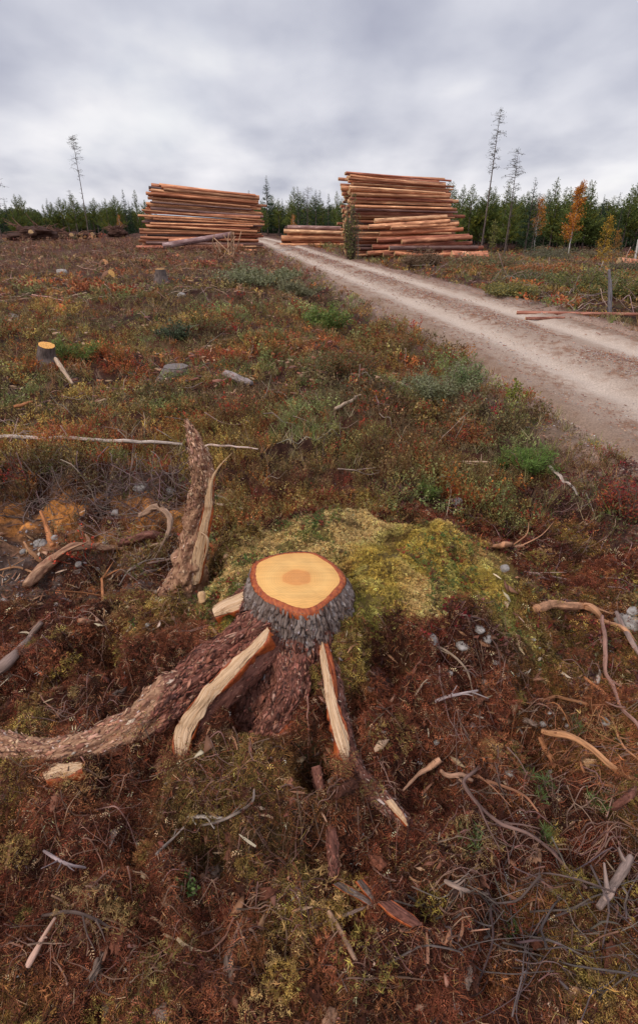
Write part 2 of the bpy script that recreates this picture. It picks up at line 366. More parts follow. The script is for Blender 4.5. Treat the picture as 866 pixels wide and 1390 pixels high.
def build_scatter(name, parts, mat, kind='stuff', label=None, cat=None, parent=None):
    VV, FF, CC, off = [], [], [], 0
    for v, f, c in parts: VV.append(v); FF.append(f+off); CC.append(c); off += len(v)
    o = link(name, mesh(name, np.concatenate(VV), np.concatenate(FF), mat, col=np.concatenate(CC)), parent)
    return tag(o, label, cat, None, kind)
def leaves(c, d, up, size, w=.45, rg=None):          # diamonds: base c, direction d, across from up
    d = d/np.linalg.norm(d, axis=1, keepdims=True); a = np.cross(d, up); a /= np.linalg.norm(a, axis=1, keepdims=True)+1e-9
    L = size[:, None]; V = np.stack([c, c+d*L*.5+a*L*w*.5, c+d*L, c+d*L*.5-a*L*w*.5], 1).reshape(-1, 3)
    i = np.arange(len(c))*4; return V, np.concatenate([np.stack([i, i+1, i+2], 1), np.stack([i, i+2, i+3], 1)])
def tm_shrub(seed, nl=46, stems=5, h=1., leaf=.13, spread=.5, w=.5, up=.4, var=.35):
    g = np.random.default_rng(seed); base = g.normal(0, .12*spread, (stems, 3)); base[:, 2] = 0
    tip = base*1.0+np.stack([g.normal(0, .4*spread, stems), g.normal(0, .4*spread, stems), g.uniform(.55, 1, stems)*h], 1)
    k = g.integers(0, stems, nl); t = g.uniform(.25, 1, nl)**.7; c = base[k]*(1-t[:, None])+tip[k]*t[:, None]+g.normal(0, .03, (nl, 3))
    d = g.normal(0, 1, (nl, 3)); d[:, 2] = np.abs(d[:, 2])*.6+up; V, F = leaves(c, d, g.normal(0, 1, (nl, 3)), leaf*g.uniform(.6, 1.3, nl), w)
    col = np.repeat(g.uniform(1-var, 1+var, (nl, 1))*g.uniform(.88, 1.12, (nl, 3)), 4, 0)
    a = np.cross(tip-base, g.normal(0, 1, (stems, 3))); a /= np.linalg.norm(a, axis=1, keepdims=True); a *= .012
    SV = np.stack([base-a, base+a, tip], 1).reshape(-1, 3); i = np.arange(stems)*3+len(V)
    return np.vstack([V, SV]), np.vstack([F, np.stack([i, i+1, i+2], 1)]), np.vstack([col, np.tile([[.75,.5,.45]], (3*stems, 1))])
def tm_spikes(seed, n=9, l=1., w=.16, spread=.7, zmin=.2, var=.3, bend=0.):   # moss shoot, grass, needle tuft
    g = np.random.default_rng(seed); d = g.normal(0, spread, (n, 3)); d[:, 2] = zmin+np.abs(g.normal(0, .7, n)); d /= np.linalg.norm(d, axis=1, keepdims=True)
    L = l*g.uniform(.5, 1.15, n)[:, None]; a = np.cross(d, g.normal(0, 1, (n, 3))); a /= np.linalg.norm(a, axis=1, keepdims=True); b = g.normal(0, .08, (n, 3))*[1,1,.2]
    V = np.stack([b-a*w/2, b+a*w/2, b+d*L+np.array([0,0,-bend])*L], 1).reshape(-1, 3); i = np.arange(n)*3
    return V, np.stack([i, i+1, i+2], 1), np.repeat(g.uniform(1-var, 1+var, (n, 1))*g.uniform(.9, 1.1, (n, 3)), 3, 0)
def tm_sprig(seed, n=12, leaf=.25, w=.35):     # feather-moss frond: a curved axis with side leaflets
    g = np.random.default_rng(seed); t = np.linspace(.05, 1, n); c = np.stack([t*.9, g.normal(0, .03, n), .55*np.sin(t*2.4)], 1)
    sgn = np.where(np.arange(n) % 2, 1, -1); d = np.stack([.5+0*t, sgn*.9, .25+g.normal(0, .2, n)], 1)
    V, F = leaves(c, d, np.tile([0,0,1.], (n, 1))+g.normal(0, .3, (n, 3)), leaf*(1.2-.7*t), w)
    return V, F, np.repeat(g.uniform(.7, 1.3, (n, 1)), 4, 0)*np.ones(3)
def tm_fibre(seed, w=.03, bend=.25):
    g = np.random.default_rng(seed); t = np.linspace(0, 1, 4); b = g.normal(0, bend, 2)
    P = np.stack([t-.5, b[0]*np.sin(t*3.1), .12+b[1]*.5*np.sin(t*3.1)+g.normal(0, .25)*(t-.5)], 1); wv = w*np.array([.7, 1, .9, .25])
    V = np.concatenate([P+np.stack([0*t, wv, 0*t], 1)/2, P-np.stack([0*t, wv, 0*t], 1)/2, P+np.stack([0*t, 0*t, wv], 1)*.8])
    F = []
    for i in range(3):
        for a, b_ in ((0, 4),): F += [[a+i, a+i+1, b_+i+1], [a+i, b_+i+1, b_+i]]
    return V, np.array(F), np.ones((12, 3))
def tm_flake(seed, th=.18):
    g = np.random.default_rng(seed); n = 6; a = np.sort(g.uniform(0, 6.28, n)); r = g.uniform(.6, 1.1, n)
    x, y = r*np.cos(a)*1.15, .45*r*np.sin(a); zt = .12+.25*g.normal(0, .6, n)*.5
    V = np.vstack([np.stack([x, y, zt+th], 1), np.stack([x, y, zt-.02], 1), [[0, 0, .12+th]]]); F = []
    for i in range(n):
        j = (i+1) % n; F += [[i, j, 12], [i, n+i, n+j], [i, n+j, j]]
    return V*.5, np.array(F), np.vstack([np.ones((6,3)), np.ones((6,3))*.8, np.ones((1,3))*1.1])
def pick(pal, w, N, var=.2):
    p = np.array(pal, float); k = rng.choice(len(p), N, p=np.array(w)/np.sum(w)); return p[k]*rng.uniform(1-var, 1+var, (N, 1))*rng.uniform(.93, 1.07, (N, 3))
def onground(x, y, dz=0.): return np.stack([x, y, H(x, y)+dz], 1)
# ------------------------------------------------------------------ sky, sun, camera
def build_world():
    w = bpy.data.worlds.new('World'); SC.world = w; w.use_nodes = True; nt = w.node_tree; nt.nodes.clear(); L = nt.links.new
    tc = nt.nodes.new('ShaderNodeTexCoord'); sx = nt.nodes.new('ShaderNodeSeparateXYZ'); L(tc.outputs['Generated'], sx.inputs[0])
    def math_(op, a, b=None, c=None):
        n = mk(nt, 'ShaderNodeMath', operation=op)
        for i, v in enumerate((a, b, c)):
            if v is None: continue
            if isinstance(v, (int, float)): n.inputs[i].default_value = v
            else: L(v, n.inputs[i])
        return n.outputs[0]
    z = math_('MAXIMUM', sx.outputs[2], 0.0); k = math_('ADD', z, .30)
    cx = math_('DIVIDE', sx.outputs[0], k); cy = math_('DIVIDE', sx.outputs[1], k)
    cb = nt.nodes.new('ShaderNodeCombineXYZ'); L(cx, cb.inputs[0]); L(cy, cb.inputs[1])
    def noise(sc, det, dist, off, st=(1,1,1)):
        mp = mk(nt, 'ShaderNodeMapping'); mp.inputs['Location'].default_value = off; mp.inputs['Scale'].default_value = st; L(cb.outputs[0], mp.inputs[0])
        n = mk(nt, 'ShaderNodeTexNoise', Scale=sc, Detail=det, Distortion=dist, Roughness=.44); L(mp.outputs[0], n.inputs['Vector']); return n.outputs['Fac']
    n1 = noise(1.3, 5, .1, (3.1, 1.7, 0), (1, .8, 1)); n2 = noise(3.4, 6, .1, (7.7, 4.4, 2), (1, .75, 1))
    f = math_('ADD', math_('MULTIPLY', n1, .62), math_('MULTIPLY', n2, .38))
    cl = ramp(nt, f, [(.36, (.36,.37,.46)), (.475, (.48,.49,.57)), (.56, (.61,.615,.68)), (.68, (.86,.845,.85))])
    # the cloud deck is brighter overhead and thins to brighter bands near the horizon
    lift = mk(nt, 'ShaderNodeMapRange'); L(z, lift.inputs[0]); lift.inputs['From Min'].default_value = 0.3; lift.inputs['From Max'].default_value = .95; lift.inputs['To Min'].default_value = 10.; lift.inputs['To Max'].default_value = 22.
    low = mk(nt, 'ShaderNodeMapRange', interpolation_type='SMOOTHSTEP'); L(z, low.inputs[0]); low.inputs['From Min'].default_value = .0; low.inputs['From Max'].default_value = .26; low.inputs['To Min'].default_value = .6; low.inputs['To Max'].default_value = 0.
    mx0 = mk(nt, 'ShaderNodeMix', data_type='RGBA'); L(math_('MULTIPLY', low.outputs[0], math_('MULTIPLY_ADD', n2, 2.4, -.55)), mx0.inputs[0]); L(cl, mx0.inputs[6]); mx0.inputs[7].default_value = (.93,.9,.92,1); mx0.clamp_factor = True
    sc = mk(nt, 'ShaderNodeVectorMath', operation='SCALE'); L(mx0.outputs[2], sc.inputs[0]); L(lift.outputs[0], sc.inputs['Scale'])
    sky = mk(nt, 'ShaderNodeTexSky', sky_type='NISHITA'); sky.sun_disc = False; sky.sun_elevation = SUN_EL; sky.sun_rotation = SUN_AZ
    mx = mk(nt, 'ShaderNodeMix', data_type='RGBA'); gap = mk(nt, 'ShaderNodeMapRange'); L(n1, gap.inputs[0]); gap.inputs['From Min'].default_value = .6; gap.inputs['From Max'].default_value = .8; gap.inputs['To Min'].default_value = .06; gap.inputs['To Max'].default_value = .3
    L(gap.outputs[0], mx.inputs[0]); L(sc.outputs[0], mx.inputs[6]); L(sky.outputs[0], mx.inputs[7])
    bg = mk(nt, 'ShaderNodeBackground', Strength=.1); L(mx.outputs[2], bg.inputs[0]); o = nt.nodes.new('ShaderNodeOutputWorld'); L(bg.outputs[0], o.inputs[0])
SUN_EL, SUN_AZ = R(44), R(230)
build_world()
sun = bpy.data.lights.new('sun', 'SUN'); sun.energy = 1.5; sun.angle = R(11); sun.color = (1, .87, .72)
so = bpy.data.objects.new('sun', sun); COL.objects.link(so)
# light comes from behind the camera, from the left
so.rotation_euler = (R(46), 0, R(-50))
cam = bpy.data.cameras.new('camera'); co = bpy.data.objects.new('camera', cam); COL.objects.link(co); SC.camera = co
co.location = (0, 0, CAM_Z); co.rotation_euler = (math.pi/2-PITCH, 0, 0)
cam.sensor_width = 36; cam.lens = FPX/1390*36; cam.shift_y = -45/1390; cam.clip_end = 3000; cam.clip_start = .05
SC.view_settings.view_transform = 'Standard'; SC.view_settings.look = 'None'; SC.view_settings.exposure = 0.18; SC.view_settings.gamma = 1
SC.cycles.max_bounces = 6; SC.cycles.transparent_max_bounces = 4
try: SC.cycles.use_denoising = True
except Exception: pass

# ------------------------------------------------------------------ the main stump
def flakes_on(V, uvn, count, size, pal, w, name, parent, lift=.001, along=None, sel=None, tlt=.3):
    """small curled bark plates on a surface: V (rings,seg+1,3)"""
    Rr, Sg = V.shape[:2]; i = rng.integers(1, Rr-2, count); j = rng.integers(0, Sg-1, count)
    a = V[i, j]; b = V[i+1, j]; c = V[i, (j+1) % Sg]; u = b-a; v = c-a; u /= np.linalg.norm(u, axis=1, keepdims=True)+1e-9
    n = np.cross(v, u); n /= np.linalg.norm(n, axis=1, keepdims=True)+1e-9
    n = np.where((np.einsum('ij,ij->i', n, a-V[i].mean(1)) < 0)[:, None], -n, n); v = np.cross(n, u)
    an = rng.normal(0, .35, count); u2 = u*np.cos(an)[:, None]+v*np.sin(an)[:, None]; tl = rng.normal(tlt*.33, tlt, count)
    u3 = u2*np.cos(tl)[:, None]+n*np.sin(tl)[:, None]; v3 = np.cross(n, u2); n3 = np.cross(u3, v3)
    s = size*rng.uniform(.45, 1.5, count)*np.where(rng.random(count) < .12, 1.8, 1); tv = [tm_flake(k, .10) for k in range(6)]; which = rng.integers(0, 6, count); C = pick(pal, w, count, .3); parts = []
    f = rng.uniform(0, 1, (count, 1)); P = a+(b-a)*f+n*lift
    if sel is not None:
        keep = sel(P)
    else: keep = np.ones(count, bool)
    for k in range(6):
        m = (which == k) & keep
        if not m.any(): continue
        B = np.stack([u3[m], v3[m], n3[m]], 2)*s[m][:, None, None]; vv = np.einsum('nij,kj->nki', B, tv[k][0])+P[m][:, None]
        ff = tv[k][1][None]+(np.arange(m.sum())*len(tv[k][0]))[:, None, None]
        parts.append((vv.reshape(-1, 3), ff.reshape(-1, 3), (C[m][:, None]*tv[k][2][None]).reshape(-1, 3)))
    VV, FF, CC, off = [], [], [], 0
    for v_, f_, c_ in parts: VV.append(v_); FF.append(f_+off); CC.append(c_); off += len(v_)
    o = link(name, mesh(name, np.concatenate(VV)-np.array(parent.location), np.concatenate(FF), M['flake'], col=np.concatenate(CC)), parent)
    o['kind'] = 'stuff'; return o
RED = [(.27,.10,.068), (.16,.055,.035), (.34,.155,.10), (.07,.028,.02), (.40,.23,.165)]
GREY = [(.10,.07,.06), (.20,.165,.15), (.36,.32,.305), (.03,.02,.016), (.2,.09,.06)]

OUT = np.array([(145,190),(165,168),(200,150),(260,128),(330,113),(400,105),(470,104),(540,112),(600,150),(650,180),(690,225),(720,275),(712,320),(680,352),(650,385),(590,440),(550,466),(520,480),(460,487),(400,472),(330,442),(270,420),(230,400),(180,352),(150,310),(142,280),(140,230)], float)
OUT = OUT*.1963+np.array([320, 730])
OUT3 = np.array([RZ(px, py, STZ) for px, py in OUT])
CEN = OUT3.mean(0)
stump = empty('tree_stump', (float(CEN[0]), float(CEN[1]), .1), 'large fresh cut pine stump with orange sawn top, torn roots and mossy mound behind it', 'tree stump')
def build_stump():
    ang = np.arctan2(OUT3[:, 1]-CEN[1], OUT3[:, 0]-CEN[0]); rad = np.hypot(OUT3[:, 0]-CEN[0], OUT3[:, 1]-CEN[1]); o = np.argsort(ang); ang, rad = ang[o], rad[o]
    NT = 720; th = np.linspace(-math.pi, math.pi, NT+1); r0 = np.interp(th, np.concatenate([ang-2*math.pi, ang, ang+2*math.pi]), np.tile(rad, 3))
    k = np.hanning(31); k /= k.sum(); r0 = np.convolve(np.concatenate([r0[:-1]]*3), k, 'same')[NT:2*NT+1]
    # sawn wood disc
    rr = np.linspace(0, 1, 24); V = [CEN+np.array([0, 0, .003])]; UV = [[0, 0]]
    for f in rr[1:]:
        for t, r in zip(th[:-1], r0[:-1]): V.append(CEN+np.array([math.cos(t)*r*f, math.sin(t)*r*f, .003-.004*f**6]))
    V = np.array(V); F = [[0, 1+i, 1+(i+1) % NT] for i in range(NT)]; F4 = []
    for a in range(len(rr)-2):
        b0 = 1+a*NT; b1 = b0+NT; i = np.arange(NT); F4.append(np.stack([b0+i, b1+i, b1+(i+1) % NT, b0+(i+1) % NT], 1))
    V[:, 2] += .0012*fbm(V[:, 0]*40+V[:, 1]*25, V[:, 1]*8, o=2, seed=3)
    me = mesh('cut_face', V-np.array(stump.location), [np.array(F), np.concatenate(F4)], cutface_mat(CEN-np.array(stump.location)), smooth=True); link('cut_face', me, stump)
    # orange inner bark ring
    w = .0085+.005*fbm(np.cos(th)*3, np.sin(th)*3, o=3, seed=6)+.004*np.clip(-np.sin(th), 0, 1)
    w = np.maximum(w+.002*fbm(np.cos(th)*22, np.sin(th)*22, o=2, seed=7), .004)
    def ring(r, z): return np.stack([CEN[0]+np.cos(th)*r, CEN[1]+np.sin(th)*r, z+0*th], 1)
    R1 = [ring(r0-.002, STZ-.002), ring(r0+w*.35, STZ+.001), ring(r0+w*.9, STZ-.002), ring(r0+w+.009, STZ-.006), ring(r0+w+.010, STZ-.03)]
    V = np.concatenate(R1); V[:, 2] += .0016*fbm(V[:, 0]*160, V[:, 1]*160, o=2, seed=8); n = NT+1; i = np.arange(NT); F = np.concatenate([np.stack([a*n+i, (a+1)*n+i, (a+1)*n+i+1, a*n+i+1], 1) for a in range(4)])
    link('inner_bark_ring', mesh('inner_bark_ring', V-np.array(stump.location), F, M['cambium'], smooth=True), stump)
    # bark
    NR = 150; zt = np.linspace(0, 1, NR); depth = .50*zt**1.15; Z = STZ-.005-depth
    S, T = np.meshgrid(depth, th, indexing='ij'); base = r0+w
    flare = .010+.02*sst(0, .06, S)+.05*sst(.05, .22, S)+.17*sst(.14, .5, S)**1.2
    lob = .5+.5*np.cos(T*3+1.1)*.5+.25*fbm(np.cos(T)*1.6, np.sin(T)*1.6, o=2, seed=11)
    rad_ = base[None]+flare*(.55+.75*np.clip(lob, 0, 1.3))
    fx, fy = np.cos(T)*11, np.sin(T)*11
    fis = 1-np.abs(fbm(fx*.8, fy*.8, S*13, o=3, seed=12))*2.2
    fis2 = fbm(fx*2.6, fy*2.6, S*38, o=3, seed=13)
    fade = sst(0, .02, S)
    pl_ = cells(T*.17/.019+.8*fbm(fx*.5, fy*.5, S*20, o=2, seed=18), S/.042+.6*fis2, 19)
    rad_ = rad_+fade*(-.011*(1-sst(.04, .30, pl_))-.004*np.clip(fis, 0, 1)**3+.0045*fis2)+.007*fade
    V = np.stack([CEN[0]+np.cos(T)*rad_, CEN[1]+np.sin(T)*rad_, np.broadcast_to(Z[:, None], T.shape)+.003*fbm(fx*2, fy*2, o=2, seed=14)*(1-fade)], -1)
    idx = np.arange(NR*(NT+1)).reshape(NR, NT+1); F = np.stack([idx[:-1,:-1], idx[1:,:-1], idx[1:,1:], idx[:-1,1:]], -1).reshape(-1, 4)
    uv = np.stack([T*.16, S], -1).reshape(-1, 2)
    zc = Z[np.arange(NR-1)]; red = np.repeat(zc, NT)
    fn = fbm((V[:-1,:-1,0]*18).ravel(), (V[:-1,:-1,1]*18).ravel(), (V[:-1,:-1,2]*18).ravel(), o=3, seed=15)
    mi = ((STZ-red)+.15*fn+.06*np.repeat(np.ones(1), 1)*fbm((V[:-1,:-1,0]*60).ravel(), (V[:-1,:-1,1]*60).ravel(), (V[:-1,:-1,2]*25).ravel(), o=2, seed=16) > .14).astype(int)
    me = mesh('trunk_bark', V.reshape(-1, 3)-np.array(stump.location), F, [M['bark_trunk'], M['bark_root']], mi, uv=uv, smooth=True); link('trunk_bark', me, stump)
    Vs = V
    flakes_on(Vs[8:85], None, 1300, .009, [(.13,.10,.095), (.22,.185,.18), (.37,.33,.33), (.045,.032,.03), (.2,.10,.075)], [3,4,3,2,1], 'bark_plates', stump, tlt=.10, lift=-.0005)
    flakes_on(Vs[16:110], None, 1500, .010, [(.13,.075,.06), (.24,.15,.125), (.07,.04,.03), (.3,.2,.17)], [3,2,2,1], 'bark_plates', stump)
    flakes_on(Vs[38:], None, 9000, .013, RED, [3,3,1.6,2,.5], 'loose_bark', stump)
def cutface_mat(c):
    m = bpy.data.materials.new('sawn_stump_top'); nt = nodes(m); L = nt.links.new
    tc = nt.nodes.new('ShaderNodeTexCoord'); mp = mk(nt, 'ShaderNodeMapping'); mp.inputs['Location'].default_value = (-c[0]-.005, -c[1]+.0, 0); L(tc.outputs['Object'], mp.inputs[0])
    n = mk(nt, 'ShaderNodeTexNoise', Scale=16., Detail=3.); L(mp.outputs[0], n.inputs['Vector'])
    ln = mk(nt, 'ShaderNodeVectorMath', operation='LENGTH'); st = mk(nt, 'ShaderNodeMapping'); st.inputs['Scale'].default_value = (1, 1.05, 0); L(mp.outputs[0], st.inputs[0]); L(st.outputs[0], ln.inputs[0])
    ad = mk(nt, 'ShaderNodeMath', operation='MULTIPLY_ADD'); L(n.outputs['Fac'], ad.inputs[0]); ad.inputs[1].default_value = .035; L(ln.outputs['Value'], ad.inputs[2])
    ws = mk(nt, 'ShaderNodeMath', operation='MULTIPLY'); L(ad.outputs[0], ws.inputs[0]); ws.inputs[1].default_value = 800.
    sn = mk(nt, 'ShaderNodeMath', operation='SINE'); L(ws.outputs[0], sn.inputs[0])
    base = ramp(nt, ad.outputs[0], [(.0, (.62,.27,.07)), (.060, (.60,.25,.06)), (.064, (.68,.33,.09)), (.069, (.68,.36,.10)), (.11, (.72,.41,.125)), (.17, (.66,.34,.09))])
    # saw kerf streaks
    ms = mk(nt, 'ShaderNodeMapping'); ms.inputs['Rotation'].default_value = (0, 0, R(-38)); ms.inputs['Scale'].default_value = (6, 130, 1); L(tc.outputs['Object'], ms.inputs[0])
    n2 = mk(nt, 'ShaderNodeTexNoise', Scale=1., Detail=3.); L(ms.outputs[0], n2.inputs['Vector'])
    n3 = mk(nt, 'ShaderNodeTexNoise', Scale=14., Detail=5.); L(mp.outputs[0], n3.inputs['Vector'])
    k = mk(nt, 'ShaderNodeMath', operation='MULTIPLY_ADD'); L(sn.outputs[0], k.inputs[0]); k.inputs[1].default_value = .05; k.inputs[2].default_value = .50
    k2 = mk(nt, 'ShaderNodeMath', operation='MULTIPLY_ADD'); L(n2.outputs['Fac'], k2.inputs[0]); k2.inputs[1].default_value = .42; L(k.outputs[0], k2.inputs[2])
    k3 = mk(nt, 'ShaderNodeMath', operation='MULTIPLY_ADD'); L(n3.outputs['Fac'], k3.inputs[0]); k3.inputs[1].default_value = .5; L(k2.outputs[0], k3.inputs[2])
    gr = nt.nodes.new('ShaderNodeTexGradient'); gr.gradient_type = 'RADIAL'; L(mp.outputs[0], gr.inputs[0])
    cm = mk(nt, 'ShaderNodeMath', operation='MULTIPLY_ADD'); L(n.outputs['Fac'], cm.inputs[0]); cm.inputs[1].default_value = .03; L(gr.outputs['Fac'], cm.inputs[2])
    cc = nt.nodes.new('ShaderNodeCombineXYZ'); L(cm.outputs[0], cc.inputs[0]); cn = mk(nt, 'ShaderNodeTexNoise', Scale=34., Detail=2.); L(cc.outputs[0], cn.inputs['Vector'])
    cr = mk(nt, 'ShaderNodeMapRange'); L(cn.outputs['Fac'], cr.inputs[0]); cr.inputs['From Min'].default_value = .70; cr.inputs['From Max'].default_value = .74; cr.inputs['To Min'].default_value = 1.; cr.inputs['To Max'].default_value = .72
    k4 = mk(nt, 'ShaderNodeMath', operation='MULTIPLY'); L(k3.outputs[0], k4.inputs[0]); L(cr.outputs[0], k4.inputs[1]); k3 = k4
    sc = mk(nt, 'ShaderNodeVectorMath', operation='SCALE'); L(base, sc.inputs[0]); L(k3.outputs[0], sc.inputs['Scale'])
    b = mk(nt, 'ShaderNodeBsdfPrincipled', Roughness=.62); L(sc.outputs[0], b.inputs['Base Color'])
    bp = mk(nt, 'ShaderNodeBump', Strength=.35, Distance=.002); L(n2.outputs['Fac'], bp.inputs['Height']); L(bp.outputs[0], b.inputs['Normal'])
    o = nt.nodes.new('ShaderNodeOutputMaterial'); L(b.outputs[0], o.inputs[0]); return m
build_stump()

def root_part(name, path, rad, parent, mat='bark_root', seg=72, rings=150, amp=.22, fr=(3.5, 22), seed=1, flat=1., flakes=0, fsize=.012, pal=RED, label=None, pw=(3,3,1.6,2,.5), mat2=None, xsplit=0):
    V, F, uv = tube(path, rad, seg, rings, amp, fr, seed, flat); qd = F[:,2] != F[:,3]; mi = None
    if mat2:
        cx = V[F[:, 0]]; mi = (cx[:, 0] < xsplit+.10*fbm(cx[:, 0]*14, cx[:, 1]*14, cx[:, 2]*14, o=3, seed=4)).astype(int); mi = np.concatenate([mi[qd], mi[~qd]])
    o = link(name, mesh(name, V-np.array(parent.location), [F[qd], F[~qd][:, :3]], [M[mat], M[mat2]] if mat2 else M[mat], mi, uv=uv, smooth=True), parent)
    if flakes:
        VR = V[:rings*(seg+1)].reshape(rings, seg+1, 3)
        if mat2:
            sp_ = lambda P: P[:, 0] < xsplit+.12*fbm(P[:, 0]*9, P[:, 1]*9, P[:, 2]*9, o=2, seed=4)
            f2 = flakes_on(VR, None, flakes//3, fsize*.9, [(.5,.30,.19), (.4,.21,.13), (.3,.13,.085), (.16,.07,.045), (.52,.4,.32)], [3,3,2,1,1], 'loose_bark', parent, sel=sp_); f2.parent = o
            fl = flakes_on(VR, None, flakes, fsize, pal, list(pw), 'loose_bark', parent, sel=lambda P: ~sp_(P)); fl.parent = o
        else:
            fl = flakes_on(VR, None, flakes, fsize, pal, list(pw), 'loose_bark', parent); fl.parent = o
    if label: o['label'] = label
    return o
def strip(name, left, right, zs, parent, mat='cut', thick=.012, rim=None, bulge=.006, n=60, seed=0, backshift=0., zmode='z', rimw=.006, fwd=.0):
    """a long cut surface between two edge curves, both as photograph points with heights; thick slab with a bark rim"""
    f = (lambda p, z: RZ(p[0], p[1], z)) if zmode == 'z' else (lambda p, z: RY(p[0], p[1], z))
    m = len(left); zl = np.interp(np.linspace(0, 1, m), np.linspace(0, 1, len(zs)), zs)
    A = resample([f(p, z) for p, z in zip(left, zl)], n); B = resample([f(p, z) for p, z in zip(right, zl)], n)
    eye = np.array([0, 0, CAM_Z]); A = A+(eye-A)/np.linalg.norm(eye-A, axis=1, keepdims=True)*fwd; B = B+(eye-B)/np.linalg.norm(eye-B, axis=1, keepdims=True)*fwd
    c = 25; V = []; uv = []; s = np.concatenate([[0], np.cumsum(np.linalg.norm(np.diff(A, axis=0), axis=1))])
    T = np.gradient((A+B)/2, axis=0); T /= np.linalg.norm(T, axis=1, keepdims=True); W = B-A; N = np.cross(W, T); N /= np.linalg.norm(N, axis=1, keepdims=True)+1e-9
    N = np.where((N @ np.array([0, -.75, .66]) < 0)[:, None], -N, N)
    for k in range(c):
        q = k/(c-1); jag = .0010*vnoise(s*200, s*0+k*3.1, seed=seed); ee = .05*(k in (0, c-1))*vnoise(s*60, s*0+k, seed=seed+9)+.07*(abs(q-.5) > .3)*vnoise(s*22, s*0+(q > .5)*5., seed=seed+8)
        V.append(A+W*(q+(ee if q > .5 else -ee))[:, None]+N*(bulge*math.sin(q*math.pi)+jag+.0010*vnoise(s*14, s*0+k*1.3, seed=seed+1)+.0012*vnoise(s*30, s*0+q*45., seed=seed+2))[:, None]); uv.append(np.stack([q*np.linalg.norm(W, axis=1), s], 1))
    V = np.stack(V, 1).reshape(-1, 3); uv = np.stack(uv, 1).reshape(-1, 2); i = np.arange(n*c).reshape(n, c)
    F = np.stack([i[:-1,:-1], i[:-1,1:], i[1:,1:], i[1:,:-1]], -1).reshape(-1, 4)
    pl = np.array(parent.location)
    o = link(name, mesh(name, V-pl, F, M[mat], uv=uv, smooth=True), parent)
    # raised splinters along the grain
    sv, sf = [], []; g = np.random.default_rng(seed+70)
    for q_ in range(int(n*.9)):
        i0 = g.integers(0, n-6); i1 = min(n-1, i0+g.integers(4, 14)); q = np.clip(g.choice([g.uniform(0, .2), g.uniform(.8, 1.0), g.uniform(.1, .9)]), 0, 1); p0 = A[i0]+W[i0]*q; p1 = A[i1]+W[i1]*np.clip(q+g.normal(0, .06), -.05, 1.05); wd = W[i0]/(np.linalg.norm(W[i0])+1e-9)*g.uniform(.0006, .0018)
        hgt = bulge*math.sin(q*math.pi)+.001; b_ = len(sv)*1; sv += [p0+N[i0]*hgt-wd, p0+N[i0]*hgt+wd, p1+N[i1]*(hgt+g.uniform(.001, .006))]; sf.append([b_, b_+1, b_+2])
    if mat == 'cut': link('splinters', mesh('splinters', np.array(sv)-pl, np.array(sf), M[mat], uv=np.array(sv)[:, :2]), parent)
    # flanks: orange inner bark curving away under the cut
    VV = []; wr = rimw*(1+.5*vnoise(s*25, s*0, seed=seed+3))
    Wn = W/(np.linalg.norm(W, axis=1, keepdims=True)+1e-9)
    prof = [(0, 0), (.5, .0), (1., -.6), (1.3, -2.), (1.2, -7.5)]
    for side, E, sg in ((0, A, -1), (1, B, 1)):
        wr = rimw*np.clip((.45 if side == 0 else 1.15)+1.1*vnoise(s*18, s*0+side*7, seed=seed+3)+.5*vnoise(s*70, s*0+side*7, seed=seed+4), .12, 3)
        rows = [E+Wn*sg*(a*wr)[:, None]+N*(b*wr)[:, None]*thick/.012 for a, b in prof]; VV.append(np.stack(rows, 1))
    for e, Vr in enumerate(VV):
        Vr = Vr.reshape(-1, 3); i = np.arange(n*5).reshape(n, 5); F = np.stack([i[:-1,:-1], i[:-1,1:], i[1:,1:], i[1:,:-1]], -1).reshape(-1, 4)
        link('bark_rim', mesh('bark_rim', Vr-pl, F, M['cambium'], smooth=True), parent)
    return o
# big root sweeping down to the left
r1 = root_part('root', [RZ(385,850,.40), RZ(345,866,.385), RZ(300,897,.335), RZ(250,934,.28), RZ(205,970,.235), RZ(150,1003,.2), RZ(95,1024,.185), RZ(45,1021,.175), RZ(-20,1003,.165), RZ(-110,985,.15), RZ(-190,985,.06)],
               [.08, .074, .066, .060, .056, .050, .045, .034, .03, .026, .022], stump, 'bark_root', 96, 280, .42, (3., 15), 5, 1.0, 15000, .016, mat2='bark_tan', xsplit=-.46)
r1b = root_part('root', [RZ(375,862,.40), RZ(345,895,.365), RZ(312,930,.305), RZ(284,968,.235), RZ(262,1000,.18), RZ(250,1045,.12), RZ(244,1090,.04)], [.06, .055, .05, .045, .04, .035, .02], stump, 'bark_root', 48, 120, .2, (3, 20), 6, 1., 1500, .01)
L1 = [(364,851),(352,863),(338,877),(322,890),(310,903),(299,913),(287,925),(276,934),(267,949),(258,960),(250,969),(243,980),(238,990),(236,1005),(238,1023),(244,1045)]
R1 = [(366,856),(362,868),(353,880),(341,893),(330,905),(318,918),(307,930),(298,939),(290,948),(283,958),(276,970),(270,980),(266,990),(259,1005),(254,1023),(247,1046)]
strip('cut_surface', L1, R1, [.478, .455, .425, .395, .36, .33, .295, .265, .235, .21, .17], stump, n=90, seed=4, thick=.011, fwd=.016, rimw=.0045)
strip('cut_surface', [(58,1045),(75,1038),(95,1036),(113,1036)], [(62,1058),(80,1056),(96,1052),(112,1042)], [.222, .235, .245], stump, n=30, seed=5, rimw=.004)
